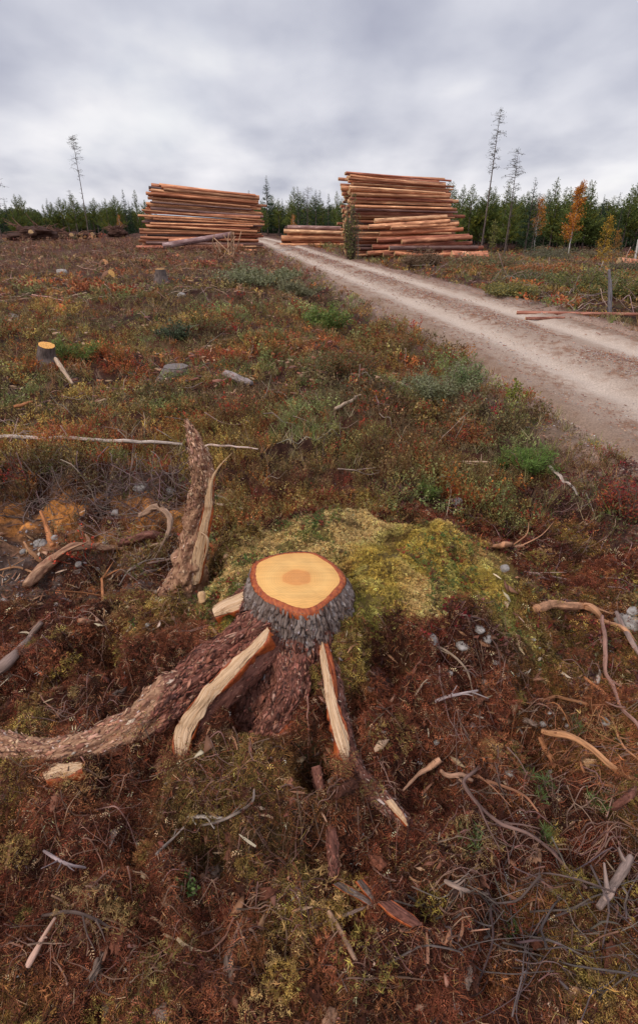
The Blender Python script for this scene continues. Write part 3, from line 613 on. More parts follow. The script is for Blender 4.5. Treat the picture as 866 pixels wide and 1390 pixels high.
# front root running down to a split grey tip
r2 = root_part('root', [RZ(430,850,.40), RZ(443,890,.365), RZ(452,935,.325), RZ(462,985,.275), RZ(478,1032,.225), RZ(500,1070,.19), RZ(525,1092,.17), RZ(545,1110,.155), RZ(553,1120,.15)],
               [.03, .028, .027, .028, .025, .025, .021, .013, .003], stump, 'bark_root', 40, 130, .3, (2.5, 30), 8, 1., 2200, .011, pal=[(.28,.13,.09), (.16,.07,.05), (.4,.28,.22), (.07,.03,.02), (.5,.4,.35)])
L2 = [(437,872),(434,885),(435,900),(439,921),(441,938),(443,953),(446,970),(450,987),(455,1003),(460,1018),(464,1030),(467,1040)]
R2 = [(439,873),(443,888),(446,905),(450,921),(453,938),(457,954),(461,968),(466,982),(470,995),(473,1008),(473,1022),(472,1038)]
strip('cut_surface', L2, R2, [.415, .395, .375, .345, .32, .295, .265], stump, n=80, seed=7, rimw=.0045, fwd=.012)
strip('split_tip', [(522,1088),(530,1098),(540,1108),(552,1121)], [(532,1085),(540,1096),(548,1107),(553,1120)], [.20, .19, .175], stump, 'root' if False else 'cut', n=24, seed=9, rimw=.002)
root_part('root_bark_strip', [RZ(437,862,.425), RZ(446,890,.40), RZ(453,925,.36), RZ(457,960,.31)], [.006, .011, .010, .004], stump, 'cambium', 16, 60, .25, (2, 30), 12)
root_part('root_stub', [RZ(372,1012,.23), RZ(398,990,.26), RZ(420,975,.28)], [.02, .024, .02], stump, 'cambium', 20, 40, .3, (2, 30), 14, 1., 260, .014)
root_part('root', [RZ(428,1040,.25), RZ(436,1075,.215), RZ(447,1110,.19), RZ(452,1150,.165), RZ(452,1190,.13)], [.013, .014, .012, .016, .008], stump, 'bark_root', 24, 70, .3, (2, 30), 15, 1., 350, .009)
root_part('root', [RZ(395,860,.38), RZ(398,920,.32), RZ(385,965,.265), RZ(350,1010,.2), RZ(330,1030,.15)], [.07, .06, .05, .035, .02], stump, 'bark_root', 60, 120, .35, (3, 18), 17, 1., 4500, .014)
root_part('root', [RZ(350,800,.42), RZ(318,822,.36), RZ(285,845,.31), RZ(240,858,.22)], [.04, .034, .028, .02], stump, 'bark_root', 40, 80, .3, (3, 18), 18, 1., 900, .011)
strip('splintered_wood', [(338,797),(320,808),(300,816),(289,826)], [(345,812),(330,824),(312,832),(292,838)], [.43, .40, .38], stump, n=30, seed=19, rimw=.003, bulge=.012)
root_part('root', [RZ(470,840,.36), RZ(490,855,.37), RZ(512,843,.36)], [.01, .011, .004], stump, 'cambium', 14, 30, .2, (2, 20), 20)
# ------------------------------------------------------------------ the upright torn root and other roots, sticks and stones
def fix(o): return o
snag = empty('torn_root', tuple(RY(252,800,1.80)), 'tall torn root sticking straight up out of the ground left behind the big stump', 'root')
def sn(px, py, y=1.82): return RY(px, py, y)
root_part('bark', [sn(246,815,1.78), sn(253,790,1.79), sn(260,755,1.80), sn(265,720), sn(272,682), sn(276,655), sn(273,625), sn(264,597,1.84), sn(253,570,1.86)], [.085,.074,.058,.048,.043,.040,.036,.024,.003], snag, 'bark_tan', 72, 200, .5, (2.6, 20), 23, 1., 2600, .013, pal=[(.36,.19,.12), (.5,.31,.2), (.22,.09,.05), (.12,.045,.03), (.56,.4,.3)])
strip('split_wood', [(283,640),(279,665),(277,692),(270,720),(264,748),(259,775),(256,795)], [(290,645),(289,668),(287,695),(282,722),(278,748),(275,772),(270,792)], [1.80,1.785,1.77,1.755,1.75,1.74], snag, n=60, seed=25, zmode='y', rimw=.003, thick=.008)
V, F, uv = tube([sn(284,700,1.775), sn(286,660,1.78), sn(296,636,1.78), sn(315,615,1.79)], [.003,.006,.0035,.0008], 10, 40, .3, (2, 40), 3, .5)
mb = MB(); mb.add(V, F, uv=uv); V, F, uv = tube([sn(273,722,1.745), sn(281,729,1.74), sn(282,740,1.74), sn(277,762,1.74)], [.002,.006,.008,.003], 8, 24, .3, (2, 40), 4, .5); mb.add(V, F, uv=uv)
mb.build('splinter', M['cut'], snag, smooth=True)

TAN = (.36,.2,.11); ORG = (.45,.2,.09); GRY = (.27,.23,.21); DGR = (.13,.095,.085); PAL = (.42,.33,.25); BRN = (.17,.08,.05); PNK = (.3,.19,.15); WHT = (.46,.41,.38)
def stick(name, pts, r0, r1, col, label, cat, lifts=None, seg=9, rings=28, wob=.0, amp=.12, group=None, twigs=0, seed=0, both=False, mat='root', flat=1.):
    """a branch or root laid over the ground along photograph points"""
    lifts = lifts if lifts is not None else [r0*.8]*len(pts)
    lifts = [l*.75 for l in lifts]; twigs = twigs or (3 if r0 < .009 else 0)
    P = [G(px, py, l) for (px, py), l in zip(pts, lifts)]; P = np.array(P); mat = {1: 'bark_tan', 0: mat}[int(mat == 'root' and r0 >= .017 and col is TAN)]; mat = 'bark_trunk' if seed in (49, 50) else ('bark_root' if seed in (51, 31, 3) else mat)
    rad = [r0*.8]+[r0*.95, r0, r0*.93, (r0+r1)/2, (r0+r1)/2, r1, r1*1.05, r1*.9]+[r1*.7]; wob_ = wob; col = np.array(col)*[.95,.86,.78]
    mb = MB(); V, F, uv = tube(P, rad, seg, max(rings, 40), amp*1.1, (2.2, .5/max(r0, .004)), seed+3, wob=wob+.0015, flat=flat); mb.add(V, F, col, uv)
    g = np.random.default_rng(seed+900); Q = resample(P, 30)
    for k in range(twigs):
        i = g.integers(3, 27); d = g.normal(0, 1, 3); d[2] = abs(d[2])*.4+.1; d = d/np.linalg.norm(d)+ (Q[i]-Q[i-1])/np.linalg.norm(Q[i]-Q[i-1])*.9; L = np.linalg.norm(P[-1]-P[0])*g.uniform(.12, .4)
        V, F, uv = tube([Q[i], Q[i]+d*L*.5+g.normal(0, .05, 3)*L, Q[i]+d*L], [r1*.8, r1*.25], 5, 9, .1, (2, 20), k); mb.add(V, F, np.array(col)*g.uniform(.7, 1.2), uv)
    o = mb.build(name, M[mat], None, P[0], True); tag(o, label, cat, group); return o

stick('root', [(36,795),(60,770),(88,752),(118,742),(142,740),(165,745)], .030, .018, TAN, 'thick tan gnarled root arching over the bare soil at the left', 'root', [.05,.08,.1,.09,.07,.02], 24, 60, .02, .35, seed=1, twigs=3)
stick('root', [(0,774),(22,770),(42,776),(60,784)], .006, .006, TAN, 'thin wavy tan root lying left of the gnarled one', 'root', [.03,.05,.04,.02], seed=2)
stick('root', [(160,738),(190,730),(222,724)], .022, .026, ORG, 'short orange brown root stub pointing at the upright torn root', 'root', [.06,.08,.06], 20, 40, .01, .3, seed=3)
stick('root', [(190,700),(215,690),(228,700),(226,730),(215,745)], .020, .012, (.33,.23,.17), 'bent gnarled root beside a grey stone left of the upright torn root', 'root', [.08,.14,.16,.12,.05], 20, 50, .02, .4, seed=4, twigs=4)
stick('root', [(73,742),(67,720),(57,695)], .020, .011, ORG, 'short red brown root stub standing up out of the orange soil', 'root', [.0,.1,.19], 16, 36, .01, .4, seed=5)
stick('root', [(57,762),(45,750),(33,738)], .013, .008, TAN, 'short tan root end lying before a pale flat stone', 'root', [.02,.05,.06], 14, 30, .01, .3, seed=6)
stick('branch', [(-12,918),(14,893),(38,868),(56,846)], .022, .013, (.25,.19,.17), 'thick grey branch running up from the left edge towards the bare soil', 'branch', [.08,.08,.07,.05], 16, 40, .006, .2, seed=7)
stick('branch', [(0,700),(60,704),(130,703),(190,710)], .006, .004, DGR, 'long dark branch lying across the orange soil', 'branch', seed=8, wob=.02)
stick('pole', [(-60,590),(0,592),(120,597),(249,602)], .016, .014, WHT, 'long pale peeled pole lying across the red heath at the left', 'pole', [.10,.12,.13,.12], 10, 40, .01, .1, seed=9)
stick('pole', [(255,604),(300,606),(350,609)], .010, .006, (.55,.45,.42), 'thin pale pole end showing right of the upright torn root', 'pole', [.1,.1,.08], seed=10, wob=.01)
stick('stick', [(196,588),(197,572),(195,560)], .004, .003, PAL, 'thin pale stick standing upright in the heath above the long pole', 'stick', [.0,.07,.14], seed=11)
stick('branch', [(285,683),(300,685),(330,691)], .009, .007, PAL, 'pale straight branch sticking out right of the upright torn root', 'branch', [.12,.12,.10], seed=12)
stick('branch', [(285,672),(305,676),(318,690)], .005, .003, PAL, 'thin forked pale twig behind the straight branch beside the torn root', 'branch', [.16,.16,.1], seed=13, twigs=3)
stick('branch', [(200,765),(235,758),(284,746)], .007, .003, (.25,.17,.15), 'dark curved branch crossing in front of the foot of the upright torn root', 'branch', [.08,.12,.16], seed=14, twigs=3)
stick('branch', [(162,795),(180,770),(215,758),(250,765)], .004, .003, GRY, 'grey arching twig left of the foot of the upright torn root', 'branch', [.05,.09,.1,.05], seed=15, twigs=4)
stick('root', [(728,826),(745,823),(765,827),(790,824),(806,832),(822,844),(848,858),(866,872)], .019, .010, (.48,.27,.16), 'thick orange tan root snaking past the right side of the mossy mound', 'root', [.03,.05,.06,.06,.06,.05,.04,.03], 18, 70, .012, .3, seed=16)
stick('root', [(775,822),(795,820),(815,828),(838,834)], .006, .004, (.45,.26,.16), 'thin tan root branching off above the thick snaking root', 'root', [.04,.07,.06,.03], seed=17, wob=.01)
stick('stick', [(817,836),(820,880),(826,920),(850,965),(875,1005)], .008, .006, (.30,.18,.15), 'long pinkish stick running down the right edge across the roots', 'stick', [.1,.1,.09,.08,.07], seed=18, wob=.01)
stick('stick', [(836,831),(850,860),(870,892)], .010, .010, (.28,.21,.19), 'short thick grey stick leaning beside the round granite boulder', 'stick', [.09,.08,.06], seed=19)
stick('root', [(670,742),(690,739),(712,743),(736,748)], .011, .005, (.5,.27,.16), 'forked orange root lying in red litter above the moss', 'root', [.03,.04,.03,.02], seed=20, twigs=2, wob=.01)
stick('root', [(668,745),(690,747),(705,746)], .006, .004, (.5,.27,.16), 'small orange root under the forked root above the moss', 'root', seed=120)
stick('branch', [(745,633),(758,645),(772,658),(785,672)], .013, .009, WHT, 'weathered white branch lying on litter between the ditch and the road', 'branch', [.05,.06,.05,.03], 12, 30, .01, .25, seed=21)
stick('branch', [(607,628),(628,627),(662,627)], .009, .008, (.5,.38,.3), 'short tan forked branch lying level in the ditch heath', 'branch', [.1,.1,.1], seed=22, twigs=2)
stick('branch', [(608,672),(613,660),(606,700)], .004, .003, PAL, 'thin pale twig leaning on the round grey stone', 'branch', [.02,.12,.02], seed=23)
stick('root', [(735,992),(765,1000),(795,1012),(830,1035),(872,1060)], .011, .009, (.5,.27,.14), 'long straight tan root in the orange root bundle at the right', 'root', [.06,.07,.07,.06,.06], seed=24, wob=.012, rings=50)
stick('root', [(732,1000),(738,1018),(752,1036)], .010, .008, (.42,.2,.1), 'short tan root branching down out of the orange root bundle', 'root', [.05,.05,.03], seed=25, wob=.01)
stick('root', [(733,952),(765,950),(800,962),(830,985),(850,1020),(870,1040)], .006, .004, (.42,.22,.12), 'thin orange root curving above the root bundle at the right', 'root', [.04,.06,.05,.05,.05,.04], seed=26, wob=.02, rings=50, twigs=3)
stick('root', [(775,895),(795,920),(825,948)], .009, .005, (.45,.2,.09), 'orange root slanting down between the snaking root and the root bundle', 'root', seed=27, wob=.01)
stick('root', [(756,955),(785,968),(810,975),(822,990)], .005, .004, (.42,.2,.1), 'second thin orange root curving inside the root bundle', 'root', seed=28, wob=.02, twigs=3)
stick('root', [(770,960),(795,985),(800,1030),(835,1085)], .004, .003, (.4,.18,.09), 'thin orange root hanging down through the root bundle', 'root', seed=29, wob=.02, twigs=3)
stick('root', [(780,1020),(808,1060),(840,1075),(870,1105)], .004, .003, (.4,.18,.09), 'hair thin orange root below the straight tan root', 'root', seed=30, wob=.03, twigs=4)
stick('root', [(870,1062),(850,1083),(830,1098)], .012, .010, (.45,.22,.12), 'thick tan root stub leaning in from the right edge', 'root', [.08,.07,.04], seed=31)
stick('stick', [(812,1232),(836,1197),(858,1163)], .0085, .011, (.27,.21,.19), 'thick pale grey broken stick among dark brushwood at the lower right', 'stick', [.06,.08,.08], 16, 40, .003, .06, seed=32)
stick('root', [(597,1030),(575,1045),(545,1074)], .010, .004, (.5,.3,.2), 'broken tan root with split orange end right of the front root tip', 'root', [.12,.08,.04], 12, 30, .004, .3, seed=33)
stick('root', [(598,1046),(618,1056),(640,1062)], .007, .006, (.45,.28,.2), 'curved tan root below the broken tan root', 'root', [.07,.06,.05], seed=34, wob=.01)
stick('root', [(612,1030),(650,1052),(700,1070),(725,1096)], .005, .003, (.4,.2,.12), 'long thin reddish root arcing over the dark litter', 'root', [.06,.08,.07,.04], seed=35, wob=.02, rings=50)
stick('branch', [(650,1040),(632,1060),(645,1085),(680,1115),(720,1135),(760,1165),(800,1210)], .005, .004, (.2,.13,.115), 'long dark twig arching from the litter down to the lower right brushwood', 'branch', [.04,.08,.1,.09,.08,.07,.05], seed=36, rings=70, wob=.01)
stick('branch', [(590,952),(615,944),(648,937)], .005, .004, (.38,.33,.34), 'straight grey stick poking out of the brown fibrous bank', 'branch', [.04,.08,.13], seed=37)
stick('branch', [(563,944),(572,930),(580,922)], .003, .002, PAL, 'short pale splinter beside the brown fibrous clump', 'branch', [.02,.06,.08], seed=38)
stick('stick', [(445,1236),(460,1262),(482,1301)], .007, .0055, (.42,.28,.2), 'pale barked stick at the bottom edge below the front root', 'stick', [.03,.05,.05], seed=39)
stick('stick', [(38,1312),(55,1280),(75,1246)], .008, .004, (.5,.34,.28), 'pinkish peeled stick at the bottom left corner', 'stick', [.03,.05,.05], seed=40)
stick('stick', [(604,1196),(625,1206),(662,1214)], .0055, .004, (.34,.26,.22), 'pale thick twig above the tangle of dark twigs', 'stick', [.06,.06,.04], seed=41)
stick('stick', [(542,1262),(580,1264),(650,1267)], .005, .004, (.5,.28,.2), 'thin straight orange stick at the bottom centre', 'stick', seed=42)
stick('stick', [(395,1262),(425,1258),(498,1231)], .005, .004, (.48,.36,.32), 'thin pale stick crossing behind the split grey bark at the bottom', 'stick', seed=43)
stick('branch', [(60,1155),(90,1172),(118,1178)], .004, .003, (.36,.3,.32), 'thin grey twig on brown moss at the lower left', 'branch', [.03,.05,.03], seed=44)
stick('branch', [(58,1243),(95,1238),(125,1245),(150,1258)], .004, .003, DGR, 'dark curving twig above the bottom left corner', 'branch', [.03,.05,.05,.02], seed=45, twigs=2)
stick('branch', [(275,1120),(310,1110),(340,1090),(345,1072)], .004, .003, GRY, 'thin grey twig curving over the olive moss below the stump', 'branch', [.03,.05,.06,.03], seed=46, twigs=2)
stick('branch', [(255,1108),(285,1108),(310,1111)], .005, .004, (.55,.5,.45), 'short pale weathered twig on olive moss below the stump', 'branch', seed=47)
stick('branch', [(212,1160),(232,1140),(250,1122)], .004, .002, GRY, 'straight grey twig slanting below the large cut surface', 'branch', [.02,.05,.06], seed=48)
gp = G(470, 1212); o = empty('bark_piece', tuple(gp), 'split grey bark piece lying below the front root', 'bark'); strip('bark', [(452, 1200), (470, 1212), (490, 1222), (503, 1230)], [(462, 1197), (482, 1208), (500, 1219), (512, 1231)], [gp[2]+.045, gp[2]+.035, gp[2]+.03], o, 'bark_trunk', thick=.006, n=30, seed=49, rimw=.002, bulge=.004)
gp = G(493, 1208); o = empty('bark_piece', tuple(gp), 'second grey bark splinter leaning right of the split bark piece', 'bark'); strip('bark', [(484, 1196), (493, 1208), (503, 1220), (512, 1232)], [(491, 1194), (502, 1206), (512, 1220), (518, 1234)], [gp[2]+.045, gp[2]+.035, gp[2]+.03], o, 'bark_trunk', thick=.006, n=30, seed=50, rimw=.002, bulge=.004)
gp = G(530, 1240); o = empty('bark_piece', tuple(gp), 'flat reddish bark piece at the bottom centre', 'bark'); strip('bark', [(515, 1226), (530, 1240), (545, 1250), (560, 1258)], [(530, 1222), (545, 1232), (560, 1242), (574, 1256)], [gp[2]+.045, gp[2]+.035, gp[2]+.03], o, 'bark_root', thick=.006, n=30, seed=51, rimw=.002, bulge=.004)
stick('wood_chunk', [(275,818),(273,803)], .014, .013, (.66,.46,.26), 'small pale square wood chunk in the dark hollow beside the torn root', 'wood', [.02,.07], 8, 10, 0, .2, seed=52)
stick('stick', [(138,788),(139,758+30),(140,812+20)], .006, .006, ORG, 'short orange root stub standing at the edge of the left hollow', 'root', [.10,.08,.0], seed=53)
stick('root', [(820,900),(812,918),(806,935)], .008, .010, WHT, 'bleached white branch stub among the roots below the boulder', 'branch', seed=54)
stick('branch', [(560,870),(600,880),(630,905),(640,930)], .004, .003, PAL, 'pale curved twig on the right flank of the mossy mound', 'branch', [.02,.05,.05,.02], seed=55)
stick('branch', [(705,775),(735,780),(775,788)], .005, .004, (.4,.3,.28), 'straight thin twig on red litter right of the moss', 'branch', seed=56)
stick('branch', [(790,660),(800,680),(808,705)], .005, .004, GRY, 'grey twig lying below the weathered white branch', 'branch', seed=57)
for k, (a, b, lab) in enumerate([((455,555),(490,536),'pale thin stick lying on the heath in the middle of the clearing'), ((20,552),(44,545),'short orange brown stick on the heath below the nearer stump'), ((60,486),(78,470),'dark twig propped against the nearer left stump'), ((306,508),(342,520),'grey rotten log piece half sunk in the heath')]):
    stick('log_piece' if k == 3 else 'stick', [a, ((a[0]+b[0])/2, (a[1]+b[1])/2), b], .05 if k == 3 else .016, .04 if k == 3 else .011, [PAL, ORG, GRY, (.27,.24,.25)][k], lab, 'log' if k == 3 else 'stick', [.10]*3, 14 if k == 3 else 9, 30, .01, .25, seed=60+k)
stick('branch', [(76,487),(86,502),(99,521)], .025, .018, PAL, 'pale root leaning down from the nearer left stump', 'branch', [.2,.2,.12], seed=65)

def stone(px, py, r, label, seed, up=.4, flat=.7, mat='stone'):
    c = G(px, py, 0); c = c+np.array([0, 0, r*up*.5]); V, F = blob((0,0,0), (r, r*.8, r*flat), 2, .22, 1.3, seed)
    o = link('stone', mesh('stone', V, F, M[mat], smooth=True), None, c); o.rotation_euler = (0, 0, seed*1.3); tag(o, label, 'stone')
for s in [(619,686,.058,'round pale grey stone in the ditch litter beyond the moss',1), (854,851,.062,'large round granite boulder at the right edge above the roots',2), (858,832,.03,'small pale stone behind the granite boulder',3), (584,869,.026,'grey stone stuck in the front of the mossy mound',4),
          (56,741,.045,'pale flat stone on the orange soil at the left',5), (32,750,.022,'small white stone left of the pale flat stone',6), (76,731,.024,'small grey stone right of the pale flat stone',7), (157,697,.026,'pale oval stone at the foot of the bank',8), (232,668,.04,'white angular stone behind the bent pale root',9),
          (192,664,.05,'grey stone under the bank left of the torn root',10), (107,767,.022,'dark grey stone under the arch of the gnarled root',11), (132,773,.014,'small round white stone near the gnarled root',12), (5,820,.03,'flat beige stone at the left edge',13), (628,878,.022,'white stone on the right flank of the mound',14), (684,773,.022,'grey stone at the right edge of the moss',15),
          (857,1008,.024,'white rounded stone at the right edge beside the root bundle',16), (737,983,.014,'small white stone above the straight tan root',17), (820,980,.018,'small grey stone behind the root bundle',18), (650,855,.02,'pale lichen stone on the mossy flank',19), (247,403,.10,'pale grey boulder in the far heath',20), (18,434,.12,'low grey stone at the left edge of the far heath',21), (85,372,.16,'grey stone beyond the small far stumps',22)]: stone(*s)
for k, (px, py, r, lab) in enumerate([(660,868,.018,'white lichen flake stone low on the moss edge'), (672,900,.012,'small white stone right of the flank twig'), (610,915,.012,'tiny white stone on the flank below the white one'), (655,925,.014,'white stone above the grey stick tip'), (592,1008,.010,'tiny pale stone left of the broken tan root'), (700,915,.012,'small white stone on the right slope in brown litter'), (640,985,.012,'tiny white stone in brown litter above the arcing root'), (846,840,.014,'small white stone touching the boulder')]): stone(px, py, r, lab, 40+k)
for k in range(46):                     # loose small stones of the hollow
    px, py = rng.uniform(0, 215), rng.uniform(722, 850)
    if k > 30: px, py = rng.uniform(690, 866), rng.uniform(860, 1060)
    c = G(px, py); V, F = blob((0,0,0), np.array([1, .8, .6])*rng.uniform(.005, .014), 1, .25, 1.4, k)
    o = link('pebble', mesh('pebble', V, F, M['stone'], smooth=True), None, c+np.array([0,0,.004]))
    if k > 30: tag(o, 'small grey pebble in the root litter near the right edge', 'pebble', 'pebbles in the right root litter')
    else: tag(o, 'small grey pebble on the bare soil of the left hollow', 'pebble', 'pebbles in the left hollow')

# ------------------------------------------------------------------ other stumps
def small_stump(px, py, r, h, label, cut=(.62,.33,.12), bark=(.12,.09,.08), seed=0, tilt=0.):
    g = G(px, py); o = empty('small_stump', tuple(g), label, 'tree stump'); n = 26
    V, F, uv = tube([g+[0,0,-.1], g+[0,0,h*.5], g+[tilt*h,-tilt*h*.5,h]], [r*2.0, r*1.2, r], 28, 26, .16, (3.5, 9), seed, cap=False)
    mb = MB(); mb.add(V, F, bark, uv); mb.build('bark', M['root'], o, smooth=True)
    ringp = V[-29:]; c = ringp.mean(0); Vc = np.vstack([c+[0,0,.01], ringp+[0,0,.004], ringp*.25+c*.75+[0,0,.010]])
    i = np.arange(28); F = np.concatenate([np.stack([i+1, i+2, i+31, i+30], 1)]); F3 = np.stack([i*0, i+30, i+31], 1)
    inner = np.array([c+(p-c)*.86 for p in ringp]); 
    me = mesh('cut_face', Vc-g, [F, F3], M['root'], col=np.tile([cut], (len(Vc), 1)), uv=Vc[:, :2]*3); link('cut_face', me, o)
    return o
small_stump(67, 499, .085, .26, 'nearer left stump with orange sawn top and a pale root leaning on it', (.72,.36,.10), seed=1, tilt=.15)
small_stump(240, 509, .14, .10, 'low weathered grey stump in the middle of the heath', (.17,.14,.13), (.14,.11,.10), seed=2)
small_stump(220, 384, .13, .34, 'small grey stump with flat orange top standing left of the log stack foreground', (.6,.33,.12), seed=3)
small_stump(146, 382, .10, .2, 'small far stump with bright orange face left of the grey topped one', (.7,.38,.12), (.2,.1,.06), seed=4, tilt=.9)
small_stump(141, 364, .11, .2, 'tiny far stump just beyond the bright faced one', (.6,.28,.12), (.2,.1,.06), seed=5, tilt=.6)
small_stump(84, 425, .08, .10, 'rusty red broken stump in the far left heath', (.5,.13,.04), (.3,.08,.03), seed=6, tilt=.4)
small_stump(330, 318+40, .10, .12, 'low stump in the heath before the left log stack', (.5,.26,.12), (.14,.08,.06), seed=7)

def uprooted(px, py, w, h, label, face=None, seed=0):
    g = G(px, py); o = empty('uprooted_stump', tuple(g), label, 'uprooted stump'); r = np.random.default_rng(seed)
    V, F = blob(g+[0,0,h*.35], (w*.5, w*.4, h*.6), 3, .5, 2.2, seed, 5); mb = MB(); mb.add(V, F, (.075,.035,.024))
    for k in range(26):
        a = r.uniform(0, 6.28); d = np.array([math.cos(a)*w*.6, math.sin(a)*w*.45, h*r.uniform(.1, 1.)]); c = g+[0,0,h*.3]
        V, F, uv = tube([c, c+d*.6+[0,0,h*.15], c+d+r.normal(0, .1, 3)*w], [.07, .015], 6, 9, .2, (2, 5), k); mb.add(V, F, (.16,.08,.055), uv)
    mb.build('root_mass', M['root'], o, smooth=True)
    if face:
        c = g+[face[0], -w*.42, h*face[1]]; V, F, uv = tube([c+[0,.35,-.05], c, c+[0,-.12,.02]], [.26,.24,.23], 18, 8, .08, (2, 2), seed, cap=True)
        mb = MB(); mb.add(V, F, (.14,.08,.06), uv); mb.build('trunk_stub', M['root'], o, smooth=True)
        e = c+[0,-.125,.02]; i = np.arange(18); a = i/18*6.283; Vc = np.vstack([e+[0,-.01,0], e+np.stack([np.cos(a)*.215, 0*a, np.sin(a)*.215], 1)])
        link('cut_face', mesh('cut_face', Vc-g, np.stack([i*0, i+1, (i+1) % 18+1], 1), M['logend']), o)
uprooted(48, 326, 3.6, 1.1, 'large dark uprooted root mass with orange sawn face at the far left', (.6,.55), 1)
uprooted(104, 325, 2.4, .6, 'low uprooted stump with orange sawn face, middle one before the far trees', (.1,.55), 2)
uprooted(82, 322, 1.6, .8, 'small dark root mass between the two with sawn faces', None, 3)
uprooted(130, 322, 1.5, .4, 'low broken stump right of the middle uprooted one', (.0,.6), 4)
uprooted(160, 322, 1.9, 1.0, 'reddish dark root mass nearest to the left log stack', None, 5)

# ------------------------------------------------------------------ log stacks
LOGCOL = [(.50,.23,.13), (.60,.33,.19), (.40,.165,.11), (.23,.15,.14), (.70,.45,.27), (.15,.11,.11), (.54,.26,.16)]
LOGW = [4, 4, 3, 1.4, 1.5, .7, 3]
def log_mesh(seed, L=1.0):
    g = np.random.default_rng(seed); n = 16; P = [(0, 0, 0), (.33, g.normal(0, .004), g.normal(0, .004)), (.66, g.normal(0, .005), g.normal(0, .005)), (1, 0, 0)]
    V, F, uv = tube(P, [1, .93, .87, .82], 14, n, 0, cap=True); th = uv[:, 0]
    Pc = resample(P, n); k = np.minimum(np.arange(len(V))//15, n-1); k[-2] = 0; k[-1] = n-1
    V = V.copy(); d = V-Pc[k]; s = np.array([0., 1., 1.]); rr = 1+.06*fbm(d[:, 1]*1.5+seed, d[:, 2]*1.5, V[:, 0]*6, o=3, seed=seed)
    V[:, 1:] = Pc[k][:, 1:]+d[:, 1:]*rr[:, None]; V[:, 0] = Pc[k][:, 0]
    tri = F[:, 2] == F[:, 3]; uvs = np.stack([uv[:, 0]*.12+seed*3.7, V[:, 0]*5+seed*1.9], 1)
    me = mesh('log', V, [F[~tri], F[tri][:, :3]], [M['log'], M['logend']], np.concatenate([np.zeros((~tri).sum(), int), np.ones(tri.sum(), int)]), uv=uvs)
    me.polygons.foreach_set('use_smooth', ~np.concatenate([np.zeros((~tri).sum(), bool), np.ones(tri.sum(), bool)])); return me
LOGM = []
def place_log(a, b, r, label, group, cat='log', tint=None):
    if not LOGM: LOGM.extend(log_mesh(k) for k in range(9))
    a = np.asarray(a, float); b = np.asarray(b, float); d = b-a; L = np.linalg.norm(d)
    o = link('log', LOGM[rng.integers(0, 9)], None, a); o.scale = (L, r, r)
    o.rotation_euler = (0, -math.asin(np.clip(d[2]/L, -1, 1)), math.atan2(d[1], d[0]))
    ci = rng.choice(7, p=np.array(LOGW)/sum(LOGW)); c = np.array(tint if tint is not None else LOGCOL[ci])*rng.uniform(.55, 1.4); o.color = (*c, 1)
    return tag(o, label.replace('@', ['orange brown', 'tan orange', 'red brown', 'dark grey brown', 'pale tan', 'blackish', 'reddish'][ci]), cat, group)
NTH = ['lowest', 'second', 'third', 'fourth', 'fifth', 'sixth', 'seventh', 'eighth', 'ninth', 'tenth', 'eleventh', 'twelfth', 'thirteenth', 'fourteenth', 'fifteenth', 'sixteenth', 'seventeenth', 'eighteenth', 'nineteenth', 'twentieth', 'twenty first', 'twenty second', 'twenty third', 'twenty fourth', 'twenty fifth', 'twenty sixth', 'twenty seventh', 'twenty eighth', 'twenty ninth', 'thirtieth', 'thirty first', 'thirty second']
def stack(BL, BR, TL, TR, layers, deep, back, where, group, rr=.1, shift=None, jit=.16, batter=0.):
    BL, BR, TL, TR, back = (np.asarray(v, float) for v in (BL, BR, TL, TR, back)); 
    for i in range(layers):
        t = (i+.5)/layers
        for j in range(deep):
            if j > 2 and (i*7+j*3) % 5 == 0 and i < layers-1: continue
            a = BL*(1-t)+TL*t+back*(j+.5*(i % 2)); b = BR*(1-t)+TR*t+back*(j+.5*(i % 2))
            u = (b-a)/np.linalg.norm(b-a); a = a+u*rng.normal(0, jit); b = b+u*rng.normal(0, jit)
            if rng.random() < .10 and j < 2: a = a+u*rng.uniform(.15, .5)
            if rng.random() < .12 and j < 2: b = b+u*rng.uniform(.1, .4)
            a = a+[0, rng.normal(0, .07), rng.normal(0, .045)]; b = b+[0, rng.normal(0, .07), rng.normal(0, .045)]
            h = (TL[2]-BL[2])/layers; r = h*.5*rng.choice([rng.uniform(.8, 1.1), rng.uniform(1.1, 1.6)])
            if j == 0: lab = '@ log, %s layer up, front of %s' % (NTH[i], where); gr = group
            else: lab = 'log lying behind the near face of %s' % where; gr = 'inner logs of '+where
            place_log(a, b, r, lab, gr)
YL = 33.0
gz = float(H(-8, YL))
BL, BR = RY(192, 336, YL), RY(350, 346, YL); BR[1] += .8; BL[2] = BR[2] = gz
stack(BL, BR, RY(207, 249, YL), RY(348, 266, YL+.8), 26, 3, (.0, .17, 0), 'the left log stack', 'near face logs of the left stack', jit=.2)
YR = 27.5; gz = float(H(4, YR))
BL, TL = RY(478, 350, YR), RY(478, 233, YR); BL[2] = gz; BR, TR = RY(622, 350, YR+1.2), RY(610, 244, YR+1.2); BR[2] = gz
bk = (RY(466, 236, YR+2.4)-TL)/9; bk[2] = 0
stack(BL, BR, TL, TR, 29, 6, bk*1.45, 'the right log stack', 'near face logs of the right stack', jit=.16)
ap = [(505,335,640,330),(512,326,636,320),(520,346,652,346),(528,337,648,336),(515,317,628,311),(530,309,622,304),(545,328,640,322),(575,350,661,343),(600,343,655,336),(498,344,560,340),(500,308,610,300),(535,344,600,348),(508,300,606,294)]
